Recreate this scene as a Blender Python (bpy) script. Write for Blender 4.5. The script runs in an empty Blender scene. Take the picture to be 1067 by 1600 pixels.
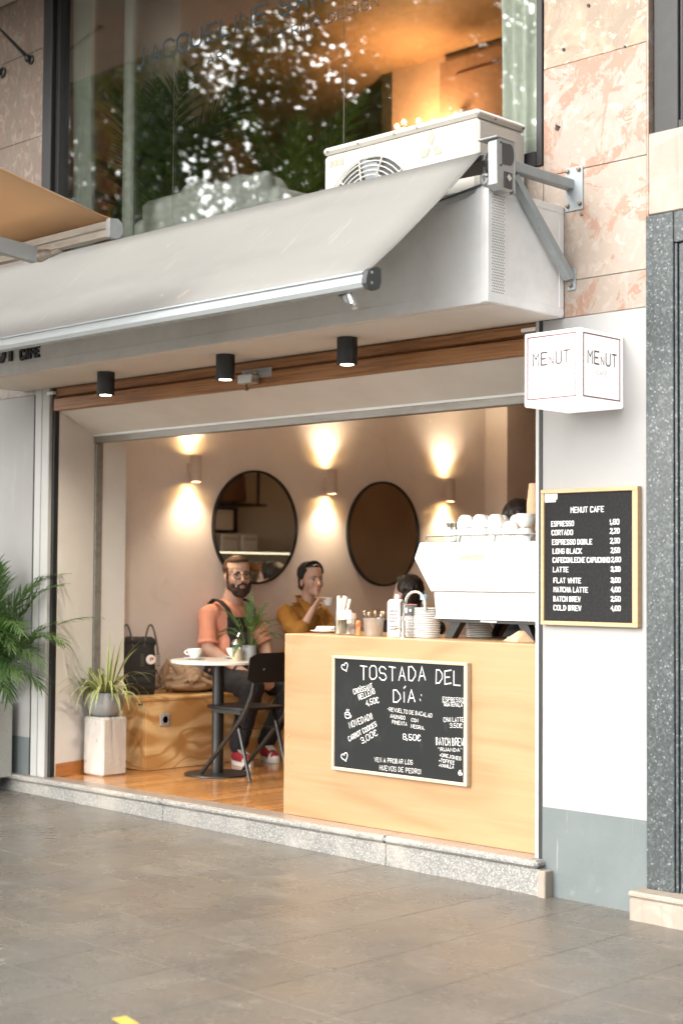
import bpy, bmesh, math, random
from mathutils import Vector, Matrix, noise
random.seed(7)
R = math.radians
scene = bpy.context.scene
COL = scene.collection

# ------------------------------------------------------------------ camera
cam = bpy.data.cameras.new('camera')
cam_o = bpy.data.objects.new('camera', cam); COL.objects.link(cam_o)
cam.sensor_fit = 'VERTICAL'; cam.sensor_height = 36.0; cam.sensor_width = 24.0
cam.lens = 54.254; cam.clip_start = .05; cam.clip_end = 2000
cam.dof.use_dof = True; cam.dof.focus_distance = 7.5; cam.dof.aperture_fstop = 2.0
cr = Vector((.71587285, .69819839, .00671359)); cu = Vector((.02440033, -.03462496, .99910247)); cf = Vector((-.69780419, .71506652, .04182334))
CAM = Vector((4.1455, -5.5650, 1.40))
m = Matrix.Identity(4)
for i in range(3):
    m[i][0] = cr[i]; m[i][1] = cu[i]; m[i][2] = -cf[i]; m[i][3] = CAM[i]
cam_o.matrix_world = m
scene.camera = cam_o

# ------------------------------------------------------------------ sky, sun, exposure
SUN_EL, SUN_AZ = R(31), R(196)          # azimuth clockwise from +Y
world = bpy.data.worlds.new('World'); scene.world = world; world.use_nodes = True
wn = world.node_tree; wn.nodes.clear()
sky = wn.nodes.new('ShaderNodeTexSky'); sky.sky_type = 'NISHITA'; sky.sun_disc = False
sky.sun_elevation = SUN_EL; sky.sun_rotation = SUN_AZ
sky.air_density = 1.0; sky.dust_density = 4.0; sky.ozone_density = 1.0
hs = wn.nodes.new('ShaderNodeHueSaturation'); hs.inputs['Saturation'].default_value = .18
bg = wn.nodes.new('ShaderNodeBackground'); bg.inputs['Strength'].default_value = .15
wo = wn.nodes.new('ShaderNodeOutputWorld')
wn.links.new(sky.outputs[0], hs.inputs['Color']); wn.links.new(hs.outputs[0], bg.inputs['Color']); wn.links.new(bg.outputs[0], wo.inputs[0])
sun = bpy.data.lights.new('sun', 'SUN'); sun.energy = .55; sun.angle = R(60); sun.color = (1, .95, .88)
sun_o = bpy.data.objects.new('sun', sun); COL.objects.link(sun_o)
sd = Vector((math.sin(SUN_AZ) * math.cos(SUN_EL), math.cos(SUN_AZ) * math.cos(SUN_EL), math.sin(SUN_EL)))
sun_o.rotation_euler = sd.to_track_quat('Z', 'Y').to_euler(); sun_o.location = (3, -4, 12)
vs = scene.view_settings
scene.display_settings.display_device = 'sRGB'
vs.view_transform = 'Standard'; vs.look = 'None'; vs.gamma = 1; vs.use_curve_mapping = False; vs.exposure = 1.8
scene.render.engine = 'CYCLES'
scene.cycles.use_denoising = True
scene.cycles.max_bounces = 8; scene.cycles.diffuse_bounces = 4; scene.cycles.glossy_bounces = 4
scene.cycles.transparent_max_bounces = 12; scene.cycles.caustics_reflective = False; scene.cycles.caustics_refractive = False
scene.cycles.sample_clamp_indirect = 6

# ------------------------------------------------------------------ materials
def mat(name, col, rough=.6, metal=0., layers=(), bump=(), rand=0., spec=.5, emit=None, coat=0., trans=0., sub=0., rv=None):
    """layers: (kind, scale, lo, hi, colour, amount); bump: (kind, scale, strength)"""
    mt = bpy.data.materials.new(name); mt.use_nodes = True
    t = mt.node_tree; b = t.nodes['Principled BSDF']
    b.inputs['Roughness'].default_value = rough; b.inputs['Metallic'].default_value = metal
    b.inputs['Specular IOR Level'].default_value = spec
    b.inputs['Coat Weight'].default_value = coat; b.inputs['Transmission Weight'].default_value = trans
    b.inputs['Subsurface Weight'].default_value = sub
    geo = t.nodes.new('ShaderNodeNewGeometry')
    def tex(kind, scale):
        mp = t.nodes.new('ShaderNodeMapping')
        if not isinstance(scale, (tuple, list)): scale = (scale,) * 3
        mp.inputs['Scale'].default_value = scale
        t.links.new(geo.outputs['Position'], mp.inputs['Vector'])
        if kind.startswith('vor'):
            n = t.nodes.new('ShaderNodeTexVoronoi'); n.inputs['Scale'].default_value = 1
            if kind == 'vore': n.feature = 'DISTANCE_TO_EDGE'
            o = n.outputs['Color'] if kind == 'vorc' else n.outputs['Distance']
        elif kind == 'ring':
            q = t.nodes.new('ShaderNodeTexNoise'); q.inputs['Scale'].default_value = 1; q.inputs['Detail'].default_value = 1.5
            t.links.new(mp.outputs[0], q.inputs['Vector'])
            mu = t.nodes.new('ShaderNodeMath'); mu.operation = 'MULTIPLY'; mu.inputs[1].default_value = 13
            t.links.new(q.outputs[0], mu.inputs[0])
            pp = t.nodes.new('ShaderNodeMath'); pp.operation = 'PINGPONG'; pp.inputs[1].default_value = 1
            t.links.new(mu.outputs[0], pp.inputs[0]); return pp.outputs[0]
        else:
            n = t.nodes.new('ShaderNodeTexNoise'); n.inputs['Scale'].default_value = 1
            n.inputs['Detail'].default_value = 2 if kind == 'soft' else 6
            n.inputs['Roughness'].default_value = .5 if kind == 'soft' else .62
            if kind == 'warp': n.inputs['Distortion'].default_value = 1.6
            o = n.outputs[0]
        t.links.new(mp.outputs[0], n.inputs['Vector'])
        return o
    rgb = t.nodes.new('ShaderNodeRGB'); rgb.outputs[0].default_value = (*col, 1); cur = rgb.outputs[0]
    for kind, scale, lo, hi, c2, amt in layers:
        o = tex(kind, scale)
        mr = t.nodes.new('ShaderNodeMapRange'); mr.inputs['From Min'].default_value = lo; mr.inputs['From Max'].default_value = hi
        mr.inputs['To Max'].default_value = amt; mr.interpolation_type = 'SMOOTHSTEP'
        t.links.new(o, mr.inputs['Value'])
        mx = t.nodes.new('ShaderNodeMix'); mx.data_type = 'RGBA'
        t.links.new(mr.outputs[0], mx.inputs['Factor']); t.links.new(cur, mx.inputs['A']); mx.inputs['B'].default_value = (*c2, 1)
        cur = mx.outputs['Result']
    if rand:
        oi = t.nodes.new('ShaderNodeObjectInfo'); h = t.nodes.new('ShaderNodeHueSaturation')
        mr = t.nodes.new('ShaderNodeMapRange'); mr.inputs['To Min'].default_value = 1 - rand; mr.inputs['To Max'].default_value = 1 + rand
        t.links.new(oi.outputs['Random'], mr.inputs['Value']); t.links.new(mr.outputs[0], h.inputs['Value']); t.links.new(cur, h.inputs['Color'])
        cur = h.outputs[0]
    t.links.new(cur, b.inputs['Base Color'])
    if rv:
        mr = t.nodes.new('ShaderNodeMapRange'); mr.inputs['From Min'].default_value = .35; mr.inputs['From Max'].default_value = .65; mr.inputs['To Min'].default_value = rv[1]; mr.inputs['To Max'].default_value = rv[2]
        t.links.new(tex('noise', rv[0]), mr.inputs['Value']); t.links.new(mr.outputs[0], b.inputs['Roughness'])
    if emit:
        b.inputs['Emission Color'].default_value = (*emit[0], 1); b.inputs['Emission Strength'].default_value = emit[1]
    prev = None
    for kind, scale, st in bump:
        bp = t.nodes.new('ShaderNodeBump'); bp.inputs['Strength'].default_value = st; bp.inputs['Distance'].default_value = .01
        t.links.new(tex(kind, scale), bp.inputs['Height'])
        if prev: t.links.new(prev, bp.inputs['Normal'])
        prev = bp.outputs[0]
    if prev: t.links.new(prev, b.inputs['Normal'])
    return mt

def window_glass(name, refl, tint=(1, 1, 1)):
    mt = bpy.data.materials.new(name); mt.use_nodes = True; t = mt.node_tree; t.nodes.clear()
    tr = t.nodes.new('ShaderNodeBsdfTransparent'); tr.inputs[0].default_value = (*tint, 1)
    gl = t.nodes.new('ShaderNodeBsdfGlossy'); gl.inputs['Roughness'].default_value = 0.0
    fr = t.nodes.new('ShaderNodeLayerWeight'); fr.inputs['Blend'].default_value = .25
    mr = t.nodes.new('ShaderNodeMapRange'); mr.inputs['To Min'].default_value = refl; mr.inputs['To Max'].default_value = min(1, refl * 3.5)
    mx = t.nodes.new('ShaderNodeMixShader'); out = t.nodes.new('ShaderNodeOutputMaterial')
    t.links.new(fr.outputs['Fresnel'], mr.inputs['Value']); t.links.new(mr.outputs[0], mx.inputs[0])
    t.links.new(tr.outputs[0], mx.inputs[1]); t.links.new(gl.outputs[0], mx.inputs[2]); t.links.new(mx.outputs[0], out.inputs[0])
    return mt

def leaf_mat(name, a, b, trans=.25, scale=9):
    mt = mat(name, a, .45, layers=[('noise', scale, .35, .65, b, 1)], spec=.4)
    t = mt.node_tree; p = t.nodes['Principled BSDF']; out = t.nodes['Material Output']
    tl = t.nodes.new('ShaderNodeBsdfTranslucent'); tl.inputs[0].default_value = (a[0] * 1.6, a[1] * 1.8, a[2] * .8, 1)
    mx = t.nodes.new('ShaderNodeMixShader'); mx.inputs[0].default_value = trans
    t.links.new(p.outputs[0], mx.inputs[1]); t.links.new(tl.outputs[0], mx.inputs[2]); t.links.new(mx.outputs[0], out.inputs[0])
    return mt

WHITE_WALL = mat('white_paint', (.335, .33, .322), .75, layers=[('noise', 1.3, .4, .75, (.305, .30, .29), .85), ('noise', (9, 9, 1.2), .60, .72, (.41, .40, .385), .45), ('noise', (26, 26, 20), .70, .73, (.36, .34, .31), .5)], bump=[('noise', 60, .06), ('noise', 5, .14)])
GREY_BASE = mat('grey_green_paint', (.115, .135, .135), .6, layers=[('noise', 2.2, .35, .7, (.145, .167, .167), .8), ('noise', (30, 30, 1.5), .66, .72, (.26, .27, .265), .7), ('noise', (12, 12, 9), .60, .72, (.19, .20, .19), .5), ('noise', (7, 7, 3), .6, .75, (.145, .165, .165), .6)], bump=[('noise', 50, .08)])
PLASTER = mat('pink_grey_plaster', (.80, .74, .715), .85, layers=[('noise', 1.1, .3, .7, (.70, .64, .615), .8), ('noise', 5, .45, .75, (.76, .69, .655), .4), ('warp', 3, .55, .7, (.66, .58, .535), .4)], bump=[('noise', 14, .10), ('noise', 70, .05)])
PLASTER_L = mat('pale_plaster', (.77, .76, .74), .85, layers=[('noise', 1.4, .3, .7, (.66, .64, .61), .8)], bump=[('noise', 16, .08), ('noise', 80, .05)])
SOFFIT = mat('canopy_soffit_paint', (.72, .68, .64), .7, layers=[('noise', 2, .4, .7, (.65, .61, .57), .6), ('noise', (3, 30, 3), .66, .74, (.78, .76, .72), .5)], bump=[('noise', 25, .08)])
CANOPY = mat('canopy_white_metal', (.80, .80, .79), .45, layers=[('noise', 1.7, .4, .7, (.57, .57, .56), .7), ('noise', (16, 16, 2), .66, .76, (.49, .48, .46), .35)], bump=[('noise', 5, .04)])
MARBLE = mat('pink_breccia_marble', (.30, .245, .20), .42, layers=[('warp', 2.4, .52, .55, (.285, .15, .098), .9), ('warp', (4.5, 4.5, 3.4), .56, .585, (.29, .165, .112), .85), ('warp', 7.5, .57, .66, (.40, .355, .31), .75), ('warp', (19, 19, 13), .52, .62, (.38, .325, .275), .5), ('noise', 26, .62, .70, (.42, .29, .20), .5), ('noise', (60, 60, 34), .60, .72, (.50, .36, .27), .45)], bump=[('noise', 40, .10)], rand=.07)
MARBLE_T = mat('tan_breccia_marble', (.235, .185, .135), .6, layers=[('warp', 5, .42, .62, (.43, .27, .19), .8), ('warp', 11, .52, .64, (.50, .43, .33), .8), ('noise', 40, .58, .70, (.22, .155, .10), .7)], bump=[('noise', 45, .25)])
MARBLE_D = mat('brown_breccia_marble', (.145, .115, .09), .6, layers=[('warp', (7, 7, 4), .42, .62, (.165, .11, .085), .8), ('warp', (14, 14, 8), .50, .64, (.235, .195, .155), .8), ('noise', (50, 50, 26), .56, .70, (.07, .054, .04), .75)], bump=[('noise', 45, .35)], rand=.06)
GRANITE_L = mat('light_speckled_granite', (.30, .29, .27), .45, layers=[('vorc', 150, .25, .45, (.16, .16, .15), .8), ('vorc', 190, .72, .84, (.46, .455, .435), .9), ('vorc', 240, .16, .05, (.07, .07, .07), .9), ('noise', 3, .45, .7, (.46, .42, .36), .5)], bump=[('noise', 160, .12)])
GRANITE_W = mat('worn_granite_tread', (.34, .275, .23), .28, layers=[('vorc', 150, .25, .45, (.21, .18, .16), .7), ('vorc', 190, .70, .82, (.46, .41, .365), .8), ('vorc', 240, .16, .05, (.10, .09, .08), .8)], bump=[('noise', 160, .05)])
GRANITE_D = mat('dark_granite', (.033, .041, .043), .3, layers=[('vorc', 105, .50, .75, (.065, .078, .078), .9), ('vorc', 150, .80, .92, (.19, .21, .21), .9), ('vorc', 120, .25, .08, (.02, .025, .025), .9), ('noise', 45, .56, .66, (.12, .135, .135), .5)], bump=[('noise', 120, .03)])
BEIGE_STONE = mat('beige_limestone', (.28, .24, .195), .6, layers=[('warp', 5, .45, .65, (.37, .315, .26), .7), ('noise', (22, 22, 2), .52, .68, (.235, .195, .155), .65), ('warp', 9, .58, .68, (.34, .225, .165), .5)], bump=[('noise', 50, .15)])
TILE = mat('cement_paving', (.136, .126, .111), .34, layers=[('noise', .5, .36, .66, (.162, .130, .097), .9), ('noise', 1.7, .40, .68, (.100, .094, .085), .8), ('warp', (2.2, 3.4, 3), .55, .72, (.205, .188, .162), .6), ('noise', (3, 9, 5), .60, .72, (.225, .205, .178), .55), ('noise', 34, .56, .70, (.21, .192, .165), .6), ('noise', 75, .58, .68, (.095, .088, .078), .6), ('noise', 9, .72, .75, (.062, .056, .05), .75), ('noise', (7, 8, 7), .735, .745, (.34, .33, .31), .6)], bump=[('noise', 55, .3), ('noise', 12, .15), ('noise', 160, .15)], rand=.05, spec=.5, rv=(2.6, .15, .36))
JOINT = mat('paving_joint_mortar', (.22, .20, .17), .8, layers=[('noise', 1.6, .42, .60, (.14, .128, .112), 1), ('noise', 7, .55, .7, (.24, .215, .18), .7)])
GROUND = mat('pale_street_paving', (.30, .29, .27), .8, layers=[('noise', 40, .5, .7, (.24, .23, .22), .7)], bump=[('noise', 120, .3)])
PLY = mat('plywood_bold_grain', (.60, .325, .115), .38, layers=[('ring', (1.0, 1.25, 2.4), .15, .75, (.86, .60, .30), .95), ('ring', (1.5, 1.9, 3.6), .65, .95, (.50, .24, .07), .7), ('noise', (3, 3, 60), .5, .75, (.52, .28, .10), .45)], bump=[('noise', (4, 4, 70), .05)], coat=.15)
PLY_PALE = mat('plywood_pale', (.40, .240, .118), .4, layers=[('ring', (.55, 1, 2.0), .35, 1.0, (.335, .186, .083), .75), ('noise', (1.5, 2, 26), .45, .70, (.43, .275, .147), .6), ('noise', (.8, 1, 5), .5, .7, (.35, .20, .09), .6), ('noise', (3, 3, 90), .60, .70, (.38, .20, .08), .4), ('noise', (12, 12, 12), .74, .78, (.42, .22, .08), .5)], bump=[('noise', (3, 3, 60), .04)], coat=.1)
PLY_EDGE = mat('plywood_edge', (.55, .33, .15), .55, layers=[('noise', (3, 3, 220), .45, .6, (.34, .18, .07), .8)])
DOWEL = mat('wood_dowel', (.50, .27, .10), .5, layers=[('noise', 90, .4, .6, (.38, .19, .07), .8)])
FLOORW = mat('varnished_floor_wood', (.50, .24, .085), .2, layers=[('noise', (34, 2.2, 20), .38, .66, (.37, .16, .052), .8), ('noise', (60, 4, 30), .55, .72, (.62, .34, .14), .6)], bump=[('noise', (50, 3, 30), .05)], rand=.22, coat=.3)
SKIRT = mat('skirting_wood', (.48, .20, .06), .4, layers=[('noise', (4, 4, 60), .4, .7, (.36, .14, .04), .7)])
BEAM = mat('dark_oak_beam', (.36, .165, .058), .42, layers=[('noise', (2.5, 20, 70), .42, .62, (.20, .08, .024), .85), ('noise', (5, 30, 140), .56, .70, (.46, .23, .09), .7)], bump=[('noise', (3, 20, 90), .15)])
FRAMEW = mat('pale_wood_frame', (.50, .335, .18), .5, layers=[('noise', (8, 8, 60), .4, .7, (.43, .27, .135), .7)])
FRAMEW2 = mat('whitish_wood_frame', (.50, .42, .315), .5, layers=[('noise', (8, 8, 60), .4, .7, (.44, .355, .25), .7)])
BLACK = mat('matte_black_paint', (.012, .012, .012), .5, layers=[('noise', 12, .5, .7, (.02, .02, .02), .6)])
BLACK_GLOSS = mat('black_satin_wood', (.008, .0075, .0075), .42, layers=[('noise', (20, 4, 4), .4, .7, (.014, .011, .010), .6)], spec=.35)
BLACK_METAL = mat('black_metal', (.014, .015, .015), .38, metal=.0, spec=.6)
FELT = mat('black_letterboard', (.009, .009, .009), .9, layers=[('noise', 90, .4, .7, (.022, .022, .022), .8)])
CHALKB = mat('blackboard_slate', (.010, .012, .012), .65, layers=[('noise', (4, 4, 3), .5, .8, (.022, .025, .025), .6), ('noise', (18, 18, 9), .60, .78, (.034, .037, .037), .5)], spec=.25)
CHALK = mat('chalk', (.86, .85, .83), .9, layers=[('noise', 160, .35, .55, (.62, .62, .60), .5)])
WHITE_PLASTIC = mat('white_plastic', (.82, .82, .80), .4)
def fabric(mt, amount, col):
    t = mt.node_tree; p = t.nodes['Principled BSDF']; out = t.nodes['Material Output']; tl = t.nodes.new('ShaderNodeBsdfTranslucent'); tl.inputs[0].default_value = (*col, 1)
    mx = t.nodes.new('ShaderNodeMixShader'); mx.inputs[0].default_value = amount; t.links.new(p.outputs[0], mx.inputs[1]); t.links.new(tl.outputs[0], mx.inputs[2]); t.links.new(mx.outputs[0], out.inputs[0])
STEEL_GREY = mat('grey_painted_steel', (.27, .30, .31), .5, layers=[('noise', 9, .5, .7, (.32, .35, .355), .7), ('noise', 28, .66, .70, (.30, .13, .05), .9)], bump=[('noise', 60, .05)])
RAIL_GREY = mat('galvanised_grey_rail', (.30, .285, .26), .4, metal=.35, layers=[('noise', (3, 20, 20), .45, .7, (.20, .19, .17), .7), ('noise', 40, .68, .74, (.6, .58, .54), .6)])
HOUSING = mat('shutter_housing_paint', (.44, .44, .425), .5, layers=[('noise', (20, 20, 2), .5, .75, (.46, .46, .44), .5)])
ALU = mat('brushed_aluminium', (.62, .62, .61), .35, metal=.85, layers=[('noise', (2, 60, 60), .4, .7, (.52, .52, .51), .7)])
ALU_WHITE = mat('pale_blue_grey_aluminium', (.36, .39, .40), .5, metal=.0, layers=[('noise', (1.5, 14, 14), .5, .75, (.50, .53, .54), .6)])
ALU_DIRTY = mat('weathered_aluminium', (.40, .36, .31), .5, metal=.4, layers=[('noise', (3, 24, 24), .4, .65, (.24, .20, .16), .8), ('noise', 18, .6, .7, (.55, .52, .47), .6)])
CAST = mat('cast_grey_metal', (.34, .35, .35), .45, metal=.5, layers=[('noise', 20, .45, .7, (.26, .26, .26), .6)])
DARK_PLASTIC = mat('dark_grey_plastic', (.045, .048, .05), .45)
SCREW = mat('rusty_bolt', (.22, .18, .14), .5, metal=.5, layers=[('noise', 120, .45, .6, (.16, .08, .04), .8)])
CANVAS = mat('grey_awning_canvas', (.285, .278, .256), .85, layers=[('noise', .9, .4, .7, (.315, .303, .278), .8), ('noise', (1.3, 3.5, 3.5), .45, .75, (.235, .228, .212), .6), ('noise', (16, 3.4, 3.8), .70, .707, (.62, .60, .56), .95), ('noise', (9, 2.4, 2.6), .672, .684, (.56, .38, .28), .9), ('noise', (36, 3, 3), .62, .68, (.42, .40, .37), .5)], bump=[('noise', 200, .12), ('noise', (5, 1.5, 1.5), .22)])
CANVAS_B = mat('beige_awning_canvas', (.62, .46, .30), .85, layers=[('noise', (1, 2, 2), .4, .7, (.66, .50, .34), .8), ('noise', (4, .8, .8), .58, .75, (.55, .40, .25), .5)], bump=[('noise', 220, .1)])
fabric(CANVAS_B, .5, (.75, .55, .36)); fabric(CANVAS, .28, (.4, .39, .36))
AC_WHITE = mat('cream_white_casing', (.47, .45, .405), .45, layers=[('noise', 1.8, .45, .75, (.52, .495, .44), .6), ('noise', (10, 10, 4), .66, .76, (.50, .48, .44), .5)])
AC_LOGO = mat('beige_grey_print', (.29, .275, .22), .6)
SIGN = mat('lit_white_acrylic', (.50, .49, .48), .35, emit=((1, .955, .92), .27))
SIGN_LINE = mat('dark_red_line', (.20, .06, .07), .6)
SIGN_INK = mat('dark_brown_ink', (.06, .025, .02), .6)
SIGN_INK2 = mat('pale_grey_brown_ink', (.52, .44, .40), .6)
LAMP_WARM = mat('warm_lamp_lens', (.9, .8, .6), .4, emit=((1, .80, .52), 14))
LAMP_SOFT = mat('soffit_lamp_lens', (.9, .88, .75), .4, emit=((1, .93, .72), 3))
LAMP_BODY = mat('taupe_lamp_body', (.60, .50, .43), .55)
MIRROR = mat('mirror_silver', (.92, .91, .88), .015, metal=1)
CERAMIC = mat('white_ceramic', (.82, .81, .79), .15, spec=.6)
KRAFT = mat('kraft_paper', (.58, .40, .25), .8, layers=[('noise', 60, .4, .7, (.52, .35, .21), .7)])
PAPER = mat('white_paper', (.80, .78, .74), .8)
STRAW = mat('cream_paper_straw', (.88, .82, .70), .6)
STRAW_P = mat('pinkish_paper_straw', (.88, .74, .66), .6)
STEEL = mat('stainless_steel', (.60, .59, .57), .2, metal=1)
ZINC = mat('zinc_bucket_metal', (.55, .55, .54), .38, metal=.7, layers=[('vorc', 40, .3, .7, (.46, .46, .46), .5)])
ORANGE = mat('orange_plastic', (.80, .17, .05), .4)
MACHINE = mat('white_enamel', (.52, .515, .50), .25, spec=.5)
GOLD = mat('gold_lettering', (.55, .40, .16), .35, metal=.6)
BLUEPOT = mat('slate_blue_ceramic', (.075, .10, .13), .3, layers=[('noise', 20, .45, .7, (.11, .14, .17), .6)])
CARTON = mat('grey_printed_carton', (.60, .61, .62), .6)
CARTON_INK = mat('dark_print_ink', (.10, .11, .12), .7)
CONCRETE = mat('grey_concrete_pot', (.33, .345, .345), .8, layers=[('noise', 9, .4, .7, (.27, .285, .29), .7), ('noise', 60, .62, .72, (.20, .20, .20), .5)], bump=[('noise', 60, .15)])
CONCRETE_L = mat('pale_concrete_planter', (.42, .42, .39), .85, layers=[('noise', 60, .45, .7, (.33, .33, .30), .7)], bump=[('noise', 120, .25)])
WHITEWASH = mat('whitewashed_block', (.62, .59, .55), .8, layers=[('noise', 5, .45, .7, (.56, .51, .45), .6), ('noise', (40, 40, 14), .66, .72, (.22, .15, .11), .9), ('noise', 18, .68, .75, (.50, .36, .28), .7)], bump=[('noise', 24, .5), ('noise', 90, .3)])
SOIL = mat('dark_soil', (.03, .022, .015), .95, bump=[('noise', 90, .5)])
TERRAZZO = mat('white_terrazzo', (.76, .74, .69), .3, layers=[('vorc', 38, .86, .88, (.04, .035, .03), .95), ('vorc', 55, .10, .08, (.35, .30, .25), .9)])
SUGAR = mat('sugar', (.78, .62, .42), .9, layers=[('noise', 300, .4, .7, (.70, .52, .32), .6)])
GLASS = window_glass('clear_glass', .08, (.96, .97, .96))
PANE = window_glass('shop_window_pane', .21, (.93, .95, .93))
SKIN = mat('skin', (.60, .385, .29), .52, layers=[('noise', 14, .45, .75, (.50, .25, .175), .6), ('noise', 60, .5, .7, (.58, .36, .27), .5)], sub=.08)
SKIN_F = mat('skin_light', (.66, .44, .345), .52, layers=[('noise', 16, .45, .75, (.54, .29, .215), .5), ('noise', 60, .5, .7, (.60, .40, .31), .4)], sub=.08)
HAIR_B = mat('brown_hair', (.055, .024, .011), .6, layers=[('noise', (160, 160, 24), .4, .65, (.10, .042, .018), .9)], bump=[('noise', (200, 200, 30), .4)])
BEARD = mat('dark_beard', (.028, .014, .009), .7, layers=[('noise', 190, .4, .65, (.06, .03, .018), .9)], bump=[('noise', 260, .5)])
HAIR_D = mat('dark_hair', (.012, .009, .008), .45, layers=[('noise', (170, 170, 24), .4, .65, (.032, .020, .015), .9)], bump=[('noise', (220, 220, 30), .4)])
SALMON = mat('salmon_cotton', (.74, .33, .23), .85, layers=[('noise', 7, .4, .7, (.68, .29, .195), .6)], bump=[('noise', 9, .25), ('noise', 400, .1)])
DUNG = mat('black_denim', (.013, .014, .018), .8, layers=[('noise', 12, .45, .7, (.022, .023, .028), .7)], bump=[('noise', 10, .25)])
NAVY = mat('navy_denim', (.014, .017, .026), .8, layers=[('noise', 12, .45, .7, (.022, .026, .038), .7)], bump=[('noise', 10, .25)])
MUSTARD = mat('mustard_cotton', (.40, .19, .035), .85, layers=[('noise', 7, .4, .7, (.33, .15, .028), .7)], bump=[('noise', 10, .35), ('noise', 30, .15)])
EYE_W = mat('eye_white', (.75, .72, .68), .25)
EYE_I = mat('eye_iris', (.05, .035, .025), .2)
LIPS = mat('lips', (.40, .20, .16), .45)
SHOE_R = mat('red_suede', (.30, .02, .03), .8)
SHOE_W = mat('white_rubber', (.75, .72, .67), .6)
COATM = mat('tan_quilted_cloth', (.42, .29, .19), .85, layers=[('noise', 5, .4, .7, (.36, .245, .155), .7)], bump=[('noise', 14, .3), ('noise', 300, .12)])
PACK = mat('black_canvas', (.018, .017, .016), .85, layers=[('noise', 9, .4, .7, (.03, .026, .023), .7)], bump=[('noise', 14, .3)])
PACK_T = mat('grey_brown_webbing', (.10, .085, .07), .8)
RED_PRINT = mat('red_print', (.60, .06, .04), .6)
LEAF_PALM = leaf_mat('palm_leaf', (.05, .115, .035), (.10, .175, .055), .32)
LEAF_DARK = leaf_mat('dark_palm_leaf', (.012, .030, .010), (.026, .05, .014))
LEAF_VASE = leaf_mat('fern_leaf', (.035, .085, .016), (.07, .13, .025))
LEAF_TREE = leaf_mat('street_tree_leaf', (.04, .065, .018), (.09, .105, .028), .4)
LEAF_BLOCKER = leaf_mat('added_cypress_leaf', (.012, .028, .010), (.022, .04, .014), .1)
STEMG = mat('green_stem', (.09, .13, .03), .6)
BARK = mat('bark', (.13, .10, .075), .9, layers=[('noise', (18, 18, 4), .45, .65, (.07, .055, .04), .9)], bump=[('noise', (20, 20, 5), .6)])
CURTAIN = mat('sage_grey_curtain', (.80, .82, .75), .85, layers=[('noise', 3, .4, .7, (.74, .76, .70), .6)], bump=[('noise', 260, .1)])
UP_WALL = mat('upstairs_wall_paint', (.52, .40, .31), .8, layers=[('noise', 1.4, .4, .7, (.46, .35, .27), .7)])
UP_CEIL = mat('upstairs_ceiling', (.40, .27, .16), .7, layers=[('noise', (.7, 2.4, 1), .42, .66, (.28, .175, .095), .8), ('noise', (2, 7, 1), .56, .7, (.50, .35, .22), .5)])
UP_DOOR = mat('upstairs_panel_door', (.30, .20, .15), .55, layers=[('noise', (10, 10, 2), .4, .7, (.25, .16, .12), .6)])
UP_FLOOR = mat('upstairs_floor', (.16, .08, .035), .5)
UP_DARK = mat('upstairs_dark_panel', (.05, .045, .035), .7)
BULB = mat('chandelier_bulb', (1, .7, .35), .4, emit=((1, .66, .30), 9))
UPHOL = mat('white_upholstery', (.90, .90, .87), .8, bump=[('noise', 120, .1)])
VINYL = mat('teal_grey_vinyl_lettering', (.022, .036, .04), .8, spec=.2)
RIB = mat('ribbed_panel_paint', (.86, .79, .67), .6)
BACKWALL = mat('warm_brown_wall', (.72, .54, .36), .8, layers=[('noise', 1.2, .4, .7, (.64, .46, .29), .7)])
CEIL_IN = mat('cafe_ceiling_paint', (.78, .74, .69), .85)
BREAD = mat('bread_crust', (.42, .19, .05), .7, layers=[('noise', 22, .4, .65, (.25, .09, .02), .9)], bump=[('noise', 40, .5)])
LED = mat('display_led', (1, .95, .8), .4, emit=((1, .86, .60), 1.1))
COUNTER_IN = mat('service_counter_front', (.40, .34, .27), .6)
YELLOW = mat('yellow_road_paint', (.62, .42, .08), .7, layers=[('noise', 40, .5, .7, (.40, .30, .12), .7)])
SLAB_RENDER = mat('added_slab_render', (.40, .36, .31), .8)
IRON = mat('black_wrought_iron', (.010, .010, .010), .45)
POLE_IN = mat('pale_window_post', (.68, .70, .65), .6)
WIRE = mat('pale_hanging_wire', (.60, .56, .50), .4)
SOCKET = mat('grey_socket_plastic', (.42, .41, .39), .45)
BLUECAP = mat('pale_blue_plastic', (.25, .45, .52), .4)
def spider_mat():
    mt = mat('variegated_leaf', (.10, .17, .03), .45); t = mt.node_tree; b = t.nodes['Principled BSDF']
    uv = t.nodes.new('ShaderNodeUVMap'); sp = t.nodes.new('ShaderNodeSeparateXYZ'); t.links.new(uv.outputs[0], sp.inputs[0])
    a = t.nodes.new('ShaderNodeMath'); a.operation = 'SUBTRACT'; a.inputs[1].default_value = .5; t.links.new(sp.outputs[0], a.inputs[0])
    c = t.nodes.new('ShaderNodeMath'); c.operation = 'ABSOLUTE'; t.links.new(a.outputs[0], c.inputs[0])
    g = t.nodes.new('ShaderNodeMapRange'); g.inputs['From Min'].default_value = .22; g.inputs['From Max'].default_value = .32; t.links.new(c.outputs[0], g.inputs[0])
    mx = t.nodes.new('ShaderNodeMix'); mx.data_type = 'RGBA'; mx.inputs['A'].default_value = (.12, .20, .03, 1); mx.inputs['B'].default_value = (.58, .58, .28, 1)
    t.links.new(g.outputs[0], mx.inputs['Factor']); t.links.new(mx.outputs['Result'], b.inputs['Base Color'])
    return mt
LEAF_SPIDER = spider_mat()

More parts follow.
